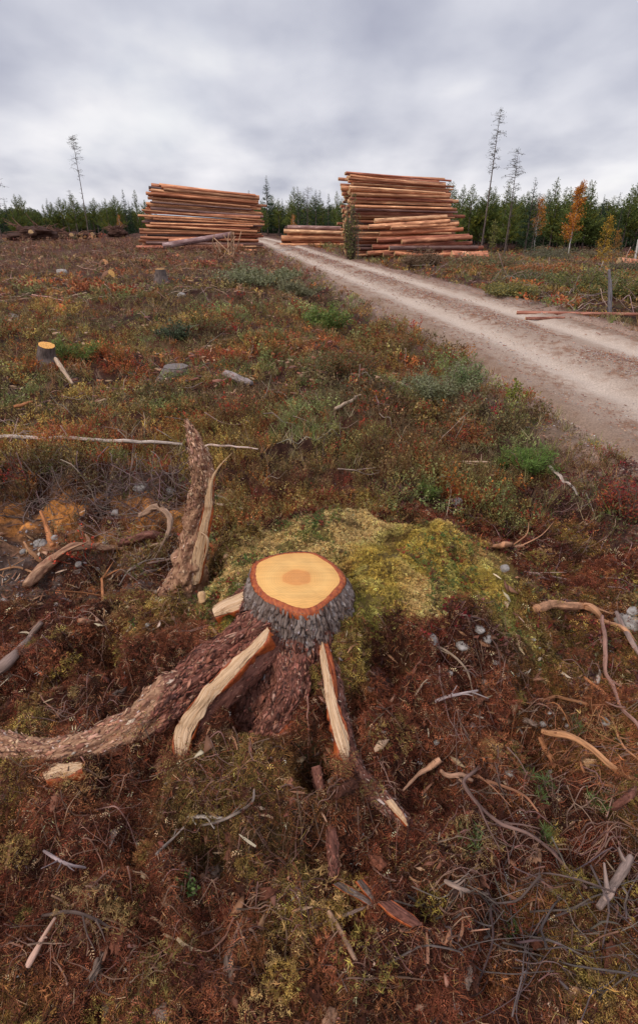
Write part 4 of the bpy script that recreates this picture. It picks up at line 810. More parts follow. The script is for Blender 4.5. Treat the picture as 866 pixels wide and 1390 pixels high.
for k, (x0, y0, x1, y1) in enumerate(ap):
    yy = YR-.35-.10*(k % 4)-(.25 if y0 > 335 else 0); a = RY(x0, y0, yy); b = RY(x1, y1, yy+.5)
    for p in (a, b): p[2] = max(p[2], float(H(p[0], p[1]))+.1)
    place_log(a, b, .105, '%s log of the loose apron leaning on the foot of the right log stack' % NTH[k], 'apron logs of the right stack')
for k, (x0, y0, x1, y1, dy) in enumerate([(222,334,315,318,-1.6), (250,338,330,334,-1.3), (186,336,240,338,-1.0), (300,338,349,341,-.9), (230,327,300,322,-.9)]):
    yy = YL+dy; a = RY(x0, y0, yy); b = RY(x1, y1, yy+.3)
    for p in (a, b): p[2] = max(p[2], float(H(p[0], p[1]))+.1)
    place_log(a, b, .17 if k == 0 else .11, ['thick grey barked log leaning loose on the front of the left stack', 'log lying low before the left stack beside pale slash', 'short log poking out at the left foot of the left stack', 'log lying at the right foot of the left stack', 'log just behind the thick loose grey one'][k], 'loose logs before the left stack', tint=(.25,.18,.19) if k == 0 else None)
YF = 42.; gz = float(H(0, YF))
BL, BR = RY(384, 330, YF), RY(466, 332, YF); BL[2] = BR[2] = gz
stack(BL, BR, RY(398, 307, YF), RY(464, 309, YF), 6, 3, (0, .22, 0), 'the low far stack by the road', 'near face logs of the low far stack', jit=.3)
for k, (x0, y0, x1, y1, yy, r, lab) in enumerate([(700,429,872,432,0,.035,'thin reddish log lying along the far road verge'), (712,437,765,436,0,.03,'shorter reddish log beside the thin one on the road verge'), (640,345,664,346,27,.12,'sawn log end lying beside the apron of the right stack'), (838,360,870,372,24,.2,'orange ended log in the slash at the right edge'), (612,348,662,342,26.3,.17,'thick dark log lying at the right foot of the right stack')]):
    a, b = (RY(x0, y0, yy), RY(x1, y1, yy)) if yy else (G(x0, y0), G(x1, y1))
    for p in (a, b): p[2] = float(H(p[0], p[1]))+r+.03
    place_log(a, b, r, lab, None, tint=(.42,.2,.15) if k < 2 else None)
# slash: a pale splintered top in front of the left stack
g = G(307, 350); o = empty('splintered_branch_heap', tuple(g), 'pale splintered branch stubs standing before the left log stack', 'branches'); mb = MB()
for k in range(12):
    a = g+[rng.normal(0, .22), rng.normal(0, .1), 0]; d = np.array([rng.normal(0, .45), rng.normal(0, .3), rng.uniform(.5, 1.1)])
    V, F, uv = tube([a, a+d*.5+rng.normal(0, .08, 3), a+d+[rng.normal(0, .15), 0, 0]], [.035, .02], 6, 8, .3, (2, 8), k); mb.add(V, F, np.array((.42,.26,.16))*rng.uniform(.5, 1.2), uv)
mb.build('branches', M['root'], o)
# ------------------------------------------------------------------ trees
def tri_leaves(P, D, size, w, col, g):
    V, F = leaves(P, D, g.normal(0, 1, (len(P), 3)), size, w); return V, F, np.repeat(col, 4, 0)
def conifer(seed, h=6., rad=1.0, kind='pine', dens=1.):
    g = np.random.default_rng(seed); VV, FF, CC, off = [], [], [], 0; br = MB()
    n = int(h*(6.5 if kind == 'pine' else 8)*dens); z0 = h*((.10, .30, .2, .12, .34)[seed % 5] if kind == 'pine' else .05)
    for i in range(n):
        t = (i+g.uniform(0, 1))/n; z = z0+(h*.99-z0)*t; prof = (1-t)**1.1*(1.4+.2*math.sin(t*9+seed)) if kind == 'pine' else 1.45*(1-t)**1.1
        for b in range(g.integers(3, 6)):
            L = rad*prof*g.uniform(.5, 1.25)+.05; a = g.uniform(0, 6.283); rise = (.55 if kind == 'pine' else -.05)+g.normal(0, .12)+.5*t
            m = max(3, int(L*36)); s = np.linspace(.15, 1, m); base = np.stack([np.cos(a)*L*s, np.sin(a)*L*s, z+rise*L*s*(.5+.5*s)-(.22*L*s*(1-s) if kind != 'pine' else 0)], 1)+g.normal(0, .03, (m, 3))
            d = np.stack([np.full(m, np.cos(a)), np.full(m, np.sin(a)), np.full(m, .25)], 1)+g.normal(0, .65, (m, 3)); d[:, 2] += .25 if kind == 'pine' else -.1
            sz = g.uniform(.12, .24, m)*(1.1 if kind == 'pine' else .95)*(.6+.5*(1-t)); tone = g.uniform(.6, 1.45)
            c = (np.array([.095,.125,.032]) if kind == 'pine' else np.array([.035,.06,.028]))*tone*g.uniform(.8, 1.2, (m, 1))
            if kind == 'pine' and g.random() < .3: c = c*[1.5, 1.15, .7]
            V, F, C = tri_leaves(base, d, sz, .32, c, g); VV.append(V); FF.append(F+off); CC.append(C); off += len(V)
    crown = mesh('crown', np.concatenate(VV), np.concatenate(FF), M['crown'], col=np.concatenate(CC))
    V, F, uv = tube([(0,0,-.4), (0,0,h*.5), (0,0,h*.97)], [.012*h+.02, .008*h+.015, .01], 7, 8, .06, (2,1), seed); t = MB(); t.add(V, F, (.13,.09,.075), uv)
    return t.build('trunk', M['tree_bark'], link_it=False), crown
def broadleaf(seed, h=6., rad=.9, pal=((.50,.17,.02), (.6,.27,.04), (.4,.12,.02)), n=1500, z0=.3, trunk='birch', leafsz=.12, tr=.05):
    g = np.random.default_rng(seed); t = MB(); V, F, uv = tube([(0,0,-.3), (g.normal(0,.06),g.normal(0,.06),h*.5), (g.normal(0,.1),0,h*.98)], [tr, tr*.7, .008], 8, 16, .05, (2, 1), seed, wob=.05); t.add(V, F, (.3,.25,.22), uv)
    P = []
    for k in range(46):
        zt = g.uniform(z0, .97); L = rad*(1-zt)**.55*g.uniform(.5, 1.2)+.12; a = g.uniform(0, 6.28); e = np.array([math.cos(a)*L, math.sin(a)*L, h*zt+L*g.uniform(.4, 1.1)]); s = np.array([0, 0, h*zt])
        V, F, uv = tube([s, (s+e)/2+[0,0,-.03], e], [tr*.25, .005], 4, 6, 0, seed=k); t.add(V, F, (.12,.09,.08), uv)
        m = n//46; f = g.uniform(.25, 1.05, (m, 1)); P.append(s*(1-f)+e*f+g.normal(0, .10*rad+.03, (m, 3)))
    P = np.concatenate(P); d = g.normal(0, 1, (len(P), 3)); c = np.array(pal)[g.integers(0, len(pal), len(P))]*g.uniform(.6, 1.3, (len(P), 1))
    V, F, C = tri_leaves(P, d, leafsz*g.uniform(.6, 1.3, len(P)), .6, c, g)
    return t.build('trunk', M[trunk], link_it=False), mesh('crown', V, F, M['crown'], col=C)
def bare_pine(seed, h, start=.6, lean=0., needles=260, r=.075, spread=.7):
    g = np.random.default_rng(seed); t = MB(); V, F, uv = tube([(0,0,-.3), (lean*h*.45+.04,0,h*.5), (lean*h,0,h)], [r, r*.7, .01], 8, 20, .05, (2, 1), seed); t.add(V, F, (.24,.19,.165), uv)
    P, D = [], []
    for k in range(64):
        zt = start+(1-start)*g.uniform(0, 1)**.8 if k < 50 else g.uniform(.08, max(start, .1)); L = spread*(.35+.9*math.sin(min(1, (1-zt)/(1-start)+.12)*2.3))*g.uniform(.4, 1.1)*(1 if k < 50 else .5); a = g.uniform(0, 6.28)
        s = np.array([lean*h*zt, 0, h*zt]); e = s+[math.cos(a)*L, math.sin(a)*L, L*g.uniform(-.25, .45)]
        V, F, uv = tube([s, (s+e)/2+[0,0,.06*L], e], [.020, .006], 4, 6, 0, seed=k); t.add(V, F, (.16,.12,.11), uv)
        for q in range(3):
            f = g.uniform(.4, 1); p = s*(1-f)+e*f; e2 = p+g.normal(0, .16, 3)*[1,1,.6]; V, F, uv = tube([p, e2], [.008, .004], 3, 3, 0, smooth=False); t.add(V, F, (.15,.11,.1), uv)
            if k < 50:
                m = max(1, needles//90); P.append(e2+g.normal(0, .07, (m, 3))); 
    out = t.build('trunk', M['tree_bark'], link_it=False)
    if not P: return out, None
    P = np.concatenate(P); d = g.normal(0, 1, (len(P), 3)); V, F, C = tri_leaves(P, d, g.uniform(.08, .16, len(P)), .3, np.array([.06,.075,.05])*g.uniform(.6, 1.4, (len(P), 1)), g)
    return out, mesh('crown', V, F, M['crown'], col=C)
def plant_tree(tmpl, loc, s, name, label, group, cat='tree', rz=None, tilt=0., sxy=None):
    o = empty(name, tuple(loc), label, cat, group); o.rotation_euler = (0, tilt, rng.uniform(0, 6.28) if rz is None else rz); k = sxy or s; o.scale = (k, k, s)
    link('trunk', tmpl[0], o)
    if tmpl[1]: link('crown', tmpl[1], o)
    return o
PINES = [conifer(100+k, 6., .95+.12*k, 'pine') for k in range(5)]; SPRUCES = [conifer(200+k, 6., .85+.08*k, 'spruce') for k in range(3)]
BIRCH = [broadleaf(300, 6., .75), broadleaf(301, 5., .9, n=1100), broadleaf(302, 4.5, .8, ((.42,.2,.02), (.5,.28,.03), (.3,.2,.03)), n=900)]
used = 0
def tline(x0, x1, step, y0, y1, topf, group, label, skip=None, seed=0, spr=.25):
    g = np.random.default_rng(seed); px = x0
    while px < x1:
        Y = g.uniform(y0, y1); top = topf(px)-2+g.normal(0, 8.5)-(12 if g.random() < .12 else 0)
        p = RY(px, 300, Y); z = float(H(p[0], Y)); topz = RY(px, top, Y)[2]; hgt = topz-z
        isS = g.random() < spr; tm = (SPRUCES if isS else PINES)[g.integers(0, 3 if isS else 5)]
        s = hgt/6.; plant_tree(tm, (p[0], Y, z), s, 'spruce_tree' if isS else 'pine_tree', ('dark narrow spruce ' if isS else 'green young pine ')+label, ('spruces ' if isS else 'pines ')+group, sxy=s*g.uniform(.9, 1.25)*(.8 if isS else 1))
        px += step*g.uniform(.6, 1.4)
tline(-70, 200, 6.2, 62, 80, lambda x: 279-6*math.sin(x*.09)-(8 if x > 165 else 0), 'in the treeline left of the left stack', 'in the far treeline left of the left log stack', seed=1)
tline(340, 480, 6.2, 62, 84, lambda x: 268+4*math.sin(x*.2), 'in the treeline between the stacks', 'in the far treeline between the two big log stacks', seed=2, spr=.35)
tline(605, 960, 5.2, 46, 62, lambda x: 270-9*math.sin((x-600)*.012), 'in the treeline right of the right stack', 'in the treeline right of the right log stack', seed=3)
# the forest behind: one mass
def forest_mass():
    g = np.random.default_rng(5); parts = []; off = 0; VV, FF, CC = [], [], []
    src = []
    for t in PINES[:3]+SPRUCES[:2]:
        me = t[1]; v = np.empty(len(me.vertices)*3, np.float32); me.vertices.foreach_get('co', v); v = v.reshape(-1, 3)
        f = np.empty(len(me.polygons)*3, np.int32); me.loops.foreach_get('vertex_index', f); f = f.reshape(-1, 3); c = np.empty(len(me.vertices)*4, np.float32); me.attributes['col'].data.foreach_get('color', c); c = c.reshape(-1, 4)[:, :3]
        k = g.random(len(f)//2) < .28; k = np.concatenate([k, k]) if False else None
        q = len(v)//4; kq = np.nonzero(g.random(q) < .5)[0]; v2 = v.reshape(q, 4, 3)[kq]; ctr = v2.mean(1, keepdims=True); v2 = ctr+(v2-ctr)*1.7; src.append((v2.reshape(-1, 3), c.reshape(q, 4, 3)[kq].reshape(-1, 3)))
    for k in range(460):
        if k < 170: px = g.uniform(-160, 215); Y = g.uniform(84, 110); top = 290-5*math.sin(px*.05)
        elif k < 240: px = g.uniform(335, 500); Y = g.uniform(88, 120); top = 284
        else: px = g.uniform(590, 1050); Y = g.uniform(62, 88); top = 286-6*math.sin((px-600)*.012)
        p = RY(px, 300, Y); z = float(H(p[0], Y)); s = (RY(px, top+g.normal(0, 3), Y)[2]-z)/6.; v, c = src[g.integers(0, 5)]; a = g.uniform(0, 6.28)
        Rm = np.array([[math.cos(a), -math.sin(a), 0], [math.sin(a), math.cos(a), 0], [0, 0, 1]]); vv = v@Rm.T*s*[1.9,1.9,1.05]+[p[0], Y, z]; VV.append(vv); CC.append(c*g.uniform(.6, 1.0)); i = off+np.arange(len(v)//4)*4; FF.append(np.concatenate([np.stack([i, i+1, i+2], 1), np.stack([i, i+2, i+3], 1)])); off += len(v)
    o = link('forest_behind', mesh('forest_behind', np.concatenate(VV), np.concatenate(FF), M['crown'], col=np.concatenate(CC))); tag(o, 'dense conifer wood behind the front row of trees', 'forest', None, 'stuff')
forest_mass()
def at_px(px, Y): p = RY(px, 300, Y); return (p[0], Y, float(H(p[0], Y)))
def special(tm_fn, px, top, Y, hbase, *a, **k):
    loc = at_px(px, Y); h = RY(px, top, Y)[2]-loc[2]; return loc, h/hbase
tm = bare_pine(1, 10, .62, spread=.8, r=.06); loc, s = special(None, 118, 185, 60, 10); plant_tree(tm, loc, s, 'dead_pine', 'tall thin bare pine standing alone above the left treeline', None, rz=0)
tm = bare_pine(2, 10, .45, spread=.9, r=.06, needles=100); loc, s = special(None, 101, 258, 66, 10); plant_tree(tm, loc, s, 'dead_pine', 'short pale bare pine just left of the tall thin one', None, rz=0)
tm = bare_pine(3, 11, .55, lean=.02, spread=.55, r=.075, needles=300); loc, s = special(None, 657, 147, 40, 11); plant_tree(tm, loc, s, 'dead_pine', 'tallest bare pine, leaning right beside the right log stack', None, rz=0)
tm = bare_pine(4, 9, .52, lean=.0, spread=1.0, r=.065, needles=360); loc, s = special(None, 690, 205, 42, 9); plant_tree(tm, loc, s, 'dead_pine', 'sparse bare pine with a bushy grey top, right of the tallest one', None, rz=0)
tm = conifer(77, 6., .8, 'spruce', .8); loc, s = special(None, 718, 240, 44, 6); plant_tree(tm, loc, s, 'spruce_tree', 'dark spruce rising above the right treeline between bare pine and orange birch', None)
tm = bare_pine(5, 9, .3, lean=-.01, spread=.9, r=.05, needles=60); loc, s = special(None, 727, 262, 43, 9); plant_tree((tm[0], None), loc, s, 'dead_birch', 'thin pale trunked leafless birch against the right treeline', None, rz=1)
tm = bare_pine(6, 10, .15, spread=1.8, r=.09, needles=500); loc, s = special(None, -9, 170, 30, 10); plant_tree(tm, loc, s, 'dead_pine', 'bare pine just outside the left edge with branches reaching in', None, rz=2)
tm = bare_pine(8, 9, .5, spread=1.2, r=.05, needles=100); loc, s = special(None, 418, 252, 60, 9); plant_tree(tm, loc, s, 'dead_pine', 'bare pale tree above the treeline between the log stacks', None, rz=2)
tm = conifer(78, 6., .6, 'spruce', .8); loc, s = special(None, 405, 252, 58, 6); plant_tree(tm, loc, s, 'spruce_tree', 'tallest dark spruce between the two big log stacks', None)
loc, s = special(None, 779, 245, 42, 6); plant_tree(broadleaf(310, 6., .95, n=3400, z0=.2), loc, s, 'birch_tree', 'tall bright orange birch with white trunk before the right treeline', None, rz=0)
loc, s = special(None, 731, 268, 45, 5); plant_tree(BIRCH[1], loc, s, 'birch_tree', 'rust orange birch between dark spruce and tall orange birch', None)
loc, s = special(None, 826, 294, 21, 4.5); plant_tree(broadleaf(311, 4.5, .7, ((.42,.24,.03), (.5,.3,.04), (.3,.2,.04)), n=1700, z0=.12, trunk='tree_bark', leafsz=.11, tr=.03), loc, s, 'birch_sapling', 'yellow birch sapling on the slash at the right', None)
loc, s = special(None, 842, 314, 23, 4.5); plant_tree(broadleaf(312, 4.5, .9, ((.4,.2,.03), (.36,.15,.03)), n=1300, z0=.15, trunk='tree_bark', leafsz=.09, tr=.03), loc, s, 'birch_sapling', 'smaller brown orange sapling right of the yellow one', None)
loc, s = special(None, 398, 292, 55, 5); plant_tree(BIRCH[1], loc, s, 'birch_tree', 'small rust orange birch between the log stacks', None)
loc, s = special(None, 162, 292, 62, 5); plant_tree(BIRCH[1], loc, s, 'birch_tree', 'small orange brown tree at the foot of the left treeline', None)
loc, s = special(None, 476, 280, 26.4, 9); plant_tree(bare_pine(9, 9, .1, spread=1.6, r=.09, needles=1500), loc, s, 'spruce_sapling', 'thin twiggy sapling standing against the left end of the right log stack', None, rz=2)
loc, s = special(None, 487, 300, 25.8, 9); plant_tree(bare_pine(10, 9, .1, spread=2., r=.12, needles=900), loc, s, 'spruce_sapling', 'second twiggy sapling at the near left corner of the right log stack', None, rz=1)
loc, s = special(None, 672, 300, 24, 6); plant_tree(broadleaf(313, 6., 1., ((.14,.14,.04), (.2,.19,.05)), n=600, z0=.3, trunk='tree_bark', leafsz=.2, tr=.05), loc, s, 'willow_sapling', 'thin green sapling under the tallest bare pine', None)
a = RY(856, 378, 24); a[2] = float(H(a[0], a[1])); b = RY(866, 325, 24); mb = MB(); V, F, uv = tube([a-[0,0,.2], (a+b)/2, b], [.05,.035], 8, 12, .1); mb.add(V, F, (.5,.45,.42), uv); tag(mb.build('birch_tree', M['birch'], None, a, True), 'pale slender birch trunk rising at the right edge', 'tree')
a = np.array(G(828, 428)); b = RY(826, 366, a[1]); mb = MB(); V, F, uv = tube([a-[0,0,.1], a*.4+b*.6+[.01,0,0], b], [.042,.036,.02], 12, 24, .14, (2, 6), 4); mb.add(V, F, (.19,.17,.18), uv); 
for k in range(5):
    s_ = a*(.5-.09*k)+b*(.5+.09*k); V, F, uv = tube([s_, s_+[rng.normal(0,.25), rng.normal(0,.1), .22]], [.008,.003], 4, 5, 0, smooth=False); mb.add(V, F, (.2,.14,.12), uv)
tag(mb.build('broken_sapling', M['root'], None, a, True), 'dark grey broken sapling stem standing on the right verge', 'sapling')

# ------------------------------------------------------------------ bushes, seedlings and brush piles (things)
def bush(px, py, w, h, pal, label, n=2600, leaf=.02, name='bush', stems=26, seed=0, upness=.5, cat='bush', lw=.4):
    g = np.random.default_rng(seed+50); c = G(px, py); o = empty(name, tuple(c), label, cat); mb = MB(); P = []
    for k in range(stems):
        a = g.uniform(0, 6.28); r = w*.5*g.uniform(.1, 1)**.6; b0 = c+[math.cos(a)*r*.45, math.sin(a)*r*.35, -.03]; e = c+[math.cos(a)*r, math.sin(a)*r*.8, h*g.uniform(.4, 1)*(1-.5*(r/(w*.5))**2)]
        V, F, uv = tube([b0, (b0+e)/2+[0,0,h*.12], e], [.004+h*.008, .0015+h*.001], 4, 7, 0, seed=k, wob=.012); mb.add(V, F, (.14,.09,.07), uv)
        m = n//stems; f = g.uniform(.2, 1.06, (m, 1)); P.append(b0*(1-f)+e*f+g.normal(0, 1, (m, 3))*np.array([w*.05, w*.05, h*.05]))
    mb.build('stems', M['root'], o); P = np.concatenate(P); d = g.normal(0, 1, (len(P), 3)); d[:, 2] = np.abs(d[:, 2])*upness+.2
    cc = np.array(pal)[g.integers(0, len(pal), len(P))]*g.uniform(.65, 1.35, (len(P), 1)); V, F, C = tri_leaves(P, d, leaf*g.uniform(.6, 1.4, len(P)), lw, cc, g)
    link('foliage', mesh('foliage', V-c, F, M['leaf'], col=C), o); return o
GG = ((.22,.23,.12), (.28,.28,.16), (.16,.16,.07)); GREEN = ((.10,.16,.035), (.15,.2,.05), (.2,.22,.05)); REDB = ((.30,.035,.025), (.2,.03,.03), (.34,.10,.04), (.12,.08,.03)); YG = ((.28,.28,.05), (.2,.22,.04))
bush(598, 540, .95, .42, GG, 'grey green willow bush in the ditch beside the road bend', 5200, .028, seed=1)
bush(638, 525, .5, .3, ((.16,.22,.08), (.22,.25,.12)), 'small pale green bush right of the grey willow bush', 2000, .026, seed=2)
bush(440, 445, 1.0, .42, GREEN, 'fresh green bush at the far left verge of the road', 3600, .045, seed=3)
bush(350, 385, 2.4, .55, GG, 'wide grey green bush before the left log stack', 3600, .08, seed=4)
bush(400, 400, 1.4, .4, ((.16,.15,.08), (.2,.19,.1)), 'olive heather bush between stack and road', 2400, .06, seed=5)
bush(545, 470, 1.0, .3, ((.28,.10,.03), (.2,.12,.04), (.3,.17,.05)), 'rust coloured bush on the ditch edge', 3000, .035, seed=6)
bush(470, 505, 1.0, .3, ((.2,.08,.03), (.14,.12,.04)), 'brown red heath bush left of the ditch', 3000, .03, seed=7)
bush(722, 635, .42, .2, ((.12,.2,.04), (.17,.25,.06)), 'bright green pine seedling spreading on the ditch edge', 2600, .035, 'seedling', 14, 8, .8, 'seedling', .12)
bush(690, 630, .25, .16, GREEN, 'smaller green seedling left of the bright green one', 1200, .03, 'seedling', 9, 9, .8, 'seedling', .14)
bush(580, 672, .2, .1, GREEN, 'low green seedling left of the round grey stone', 900, .03, 'seedling', 9, 10, .8, 'seedling', .14)
bush(860, 700, .36, .26, REDB, 'crimson bilberry bush at the right edge', 1800, .018, seed=11)
bush(835, 690, .24, .2, ((.33,.12,.04), (.3,.05,.03)), 'rusty bilberry bush left of the crimson one', 1200, .016, seed=12)
bush(648, 600, .7, .22, ((.26,.05,.025), (.2,.10,.03), (.3,.13,.04)), 'dark red bilberry patch above the green seedling', 3600, .02, seed=13)
bush(700, 545, .22, .26, YG, 'thin upright sapling with yellow green leaves beside the road', 260, .03, 'sapling', 6, 14, .5, 'sapling', .6)
bush(100, 485, .7, .28, GREEN, 'green seedling beside the nearer left stump', 2400, .04, 'seedling', 14, 15, .8, 'seedling', .2)
bush(236, 458, .5, .25, ((.09,.11,.06), (.06,.08,.04)), 'dark green tuft in the far heath', 1500, .04, seed=16)
bush(290, 700, .16, .16, ((.07,.13,.05), (.1,.16,.06)), 'small dark green seedling right of the upright torn root', 700, .018, 'seedling', 7, 17, .8, 'seedling', .3)
for k, (px, py, w, h, pal, lab) in enumerate([(790,395,2.1,.7,((.11,.13,.04), (.15,.16,.05), (.25,.22,.06)),'large green juniper like brush heap on the right verge'), (715,385,2.4,.45,((.11,.14,.06), (.2,.14,.06)),'low green brush heap at the middle of the right verge'), (850,405,1.6,.6,((.11,.14,.04), (.28,.2,.06)),'green brush heap at the right edge'),
        (745,352,3.4,.8,((.12,.13,.07), (.19,.16,.1)),'long brush heap behind the right verge'), (660,362,3.,.5,((.15,.16,.07), (.26,.14,.07)),'low brush heap beside the right stack foot'), (575,362,1.8,.7,((.16,.10,.06), (.22,.14,.08)),'brown branch heap before the right log stack'), (690,400,1.5,.3,((.28,.22,.06), (.16,.16,.06)),'yellowish brush on the road verge'),
        (810,350,3.2,.7,((.17,.15,.08), (.24,.17,.1)),'brown brush heap under the yellow sapling'), (865,372,2.4,.6,((.2,.14,.09), (.15,.15,.07)),'brown brush heap at the far right edge'), (640,372,2.,.3,((.33,.12,.05), (.18,.15,.06)),'rust red brush on the verge before the right stack'), (740,372,2.2,.35,((.36,.12,.04), (.3,.17,.07)),'rust orange brush among the green heaps')]):
    bush(px, py, w, h, pal, lab, 4200, .06 if py > 380 else .085, 'brush_heap', 60, 30+k, .4, 'brush heap', .35)
bush(476, 352, .8, 3.0, ((.16,.17,.06), (.22,.2,.07), (.1,.11,.04)), 'tall thin green brush growing against the left end of the right stack', 1500, .10, 'bush', 30, 91, .5)
for k, (px, py, lab) in enumerate([(705,1058,'pine seedling tuft'), (735,1072,'pine seedling tuft'), (772,990,'pine seedling tuft'), (810,1088,'pine seedling tuft'), (735,1135,'pine seedling tuft'), (845,1058,'pine seedling tuft'), (640,1145,'pine seedling tuft'), (690,1265,'grass tuft'), (250,1205,'sprout'), (190,850,'sprout')]):
    lab = ['bright fir sprig left of the tan root stub', 'fir sprig just below the straight tan root', 'fir sprig inside the orange root bundle', 'fir sprig at the lower end of the root bundle', 'fir sprig above the pale broken stick', 'fir sprig near the right edge root stub', 'green moss sprout on dark litter right of centre', 'green grass tuft under the dark brushwood', 'tiny green sprout on brown moss at the lower left', 'green leafy sprout on the left mossy clump'][k]
    bush(px, py, .085 if k < 7 else .07, .05, ((.11,.17,.045), (.16,.22,.07)), lab, 300 if k < 7 else 160, .022 if k < 8 else .012, 'seedling', 7, 60+k, 1.2, 'seedling', .07 if k < 8 else .5)

# tangles of dead twigs
def tangle(name, label, pts_fn, n, r, col, L, seed, arch=.06, avoid=True):
    g = np.random.default_rng(seed); mb = MB(); first = None
    for k in range(n):
        px, py = pts_fn(g); c = G(px, py, .012)
        if avoid and (float(mossy(c[0], c[1])) > .25 or in_road(c[0], c[1], .25)): continue
        if np.hypot(c[0]-CEN[0], c[1]-CEN[1]) < .25: continue
        first = c if first is None else first; a = g.uniform(0, 6.28) if g.random() < .6 else g.normal(0, .5)
        l = L*g.uniform(.25, 1.0)**1.3*1.3; d = np.array([math.cos(a), math.sin(a)*.8, 0])*l; cur = np.array([-d[1], d[0], 0])*g.normal(0, .10); tz = g.normal(0, arch*.7)
        q = []
        for t in np.linspace(-.5, .5, 6):
            p = c+d*t+cur*(1-4*t*t)+g.normal(0, .022, 3)*l; p[2] = float(H(p[0], p[1]))+.006+max(0, arch*g.uniform(.1, .6)+tz*t*2); q.append(p)
        cc = np.array(col)*g.uniform(.45, 1.5)*g.uniform(.9, 1.1, 3); rr = r*g.uniform(.45, 1.25); V, F, uv = tube(q, [rr, rr*.35], 5, 18, .15, (2, 60), k, wob=.010*l, smooth=k % 3 == 0); mb.add(V, F, cc, uv)
        for w in range(g.integers(0, 3)):
            i = g.integers(1, 5); e = q[i]+(q[i]-q[i-1])*g.uniform(.4, 1.1)+g.normal(0, .14, 3)*l; V, F, uv = tube([q[i], (q[i]+e)/2+g.normal(0, .02, 3)*l, e], [rr*.6, rr*.2], 4, 6, .1, seed=w); mb.add(V, F, cc, uv)
    o = mb.build(name, M['root'], None, first, True); tag(o, label, 'twigs', None, 'stuff')
def in_road(x, y, m=.0): 
    return (np.abs(x-road_x(y))-road_w(y)+.12*fbm(x*1.7, y*1.7, o=3, seed=3)) < m
tangle('twig_tangle', 'tangle of dark dead twigs at the lower right', lambda g: (g.uniform(610, 890), 1200+g.uniform(0, 120)), 46, .0028, (.14,.10,.09), .34, 1, .06)
tangle('twig_tangle', 'tangle of dead twigs under the bank at the left', lambda g: (g.uniform(-20, 250), g.uniform(632, 705)), 210, .0034, (.17,.115,.10), .42, 2, .12)
tangle('twig_tangle', 'dead twigs around the foot of the upright torn root', lambda g: (g.uniform(110, 310), g.uniform(665, 800)), 120, .0026, (.26,.17,.135), .30, 3, .08)
tangle('twig_tangle', 'thin roots and twigs in the right hand litter', lambda g: (g.uniform(600, 880), g.uniform(830, 1200)), 230, .0021, (.22,.13,.10), .18, 4, .04)
tangle('twig_tangle', 'thin twigs scattered over the foreground moss', lambda g: (g.uniform(-20, 880), g.uniform(1050, 1340)), 260, .0013, (.22,.12,.09), .12, 5, .03)
tangle('twig_tangle', 'fine orange rootlets of the right hand bundle', lambda g: (g.normal(800, 38), g.normal(1010, 38)), 150, .0014, (.38,.16,.075), .18, 6, .04)
tangle('twig_tangle', 'thin twigs lying on the left hand litter', lambda g: (g.uniform(-20, 330), g.uniform(800, 1060)), 150, .0017, (.24,.14,.11), .15, 7, .035)
tangle('twig_tangle', 'pale twigs lying over the heath', lambda g: (g.uniform(-20, 620), g.uniform(400, 660)), 120, .004, (.30,.22,.18), .45, 8, .14)
tangle('twig_tangle', 'branches scattered over the far clearing', lambda g: (g.uniform(-20, 420), 332+g.uniform(0, 1)**1.5*80), 260, .013, (.34,.21,.155), 1.0, 9, .12)
tangle('twig_tangle', 'branches scattered over the right verge', lambda g: (g.uniform(560, 890), 345+g.uniform(0, 90)), 220, .011, (.27,.19,.16), .9, 10, .35)
tangle('twig_tangle', 'short broken twigs all over the torn ground', lambda g: (g.uniform(-20, 880), g.uniform(800, 1330)), 420, .0022, (.24,.13,.09), .11, 12, .035)
tangle('twig_tangle', 'twigs lying in the litter between moss and road', lambda g: (g.uniform(560, 866), g.uniform(640, 820)), 100, .0024, (.26,.16,.14), .24, 11, .04)

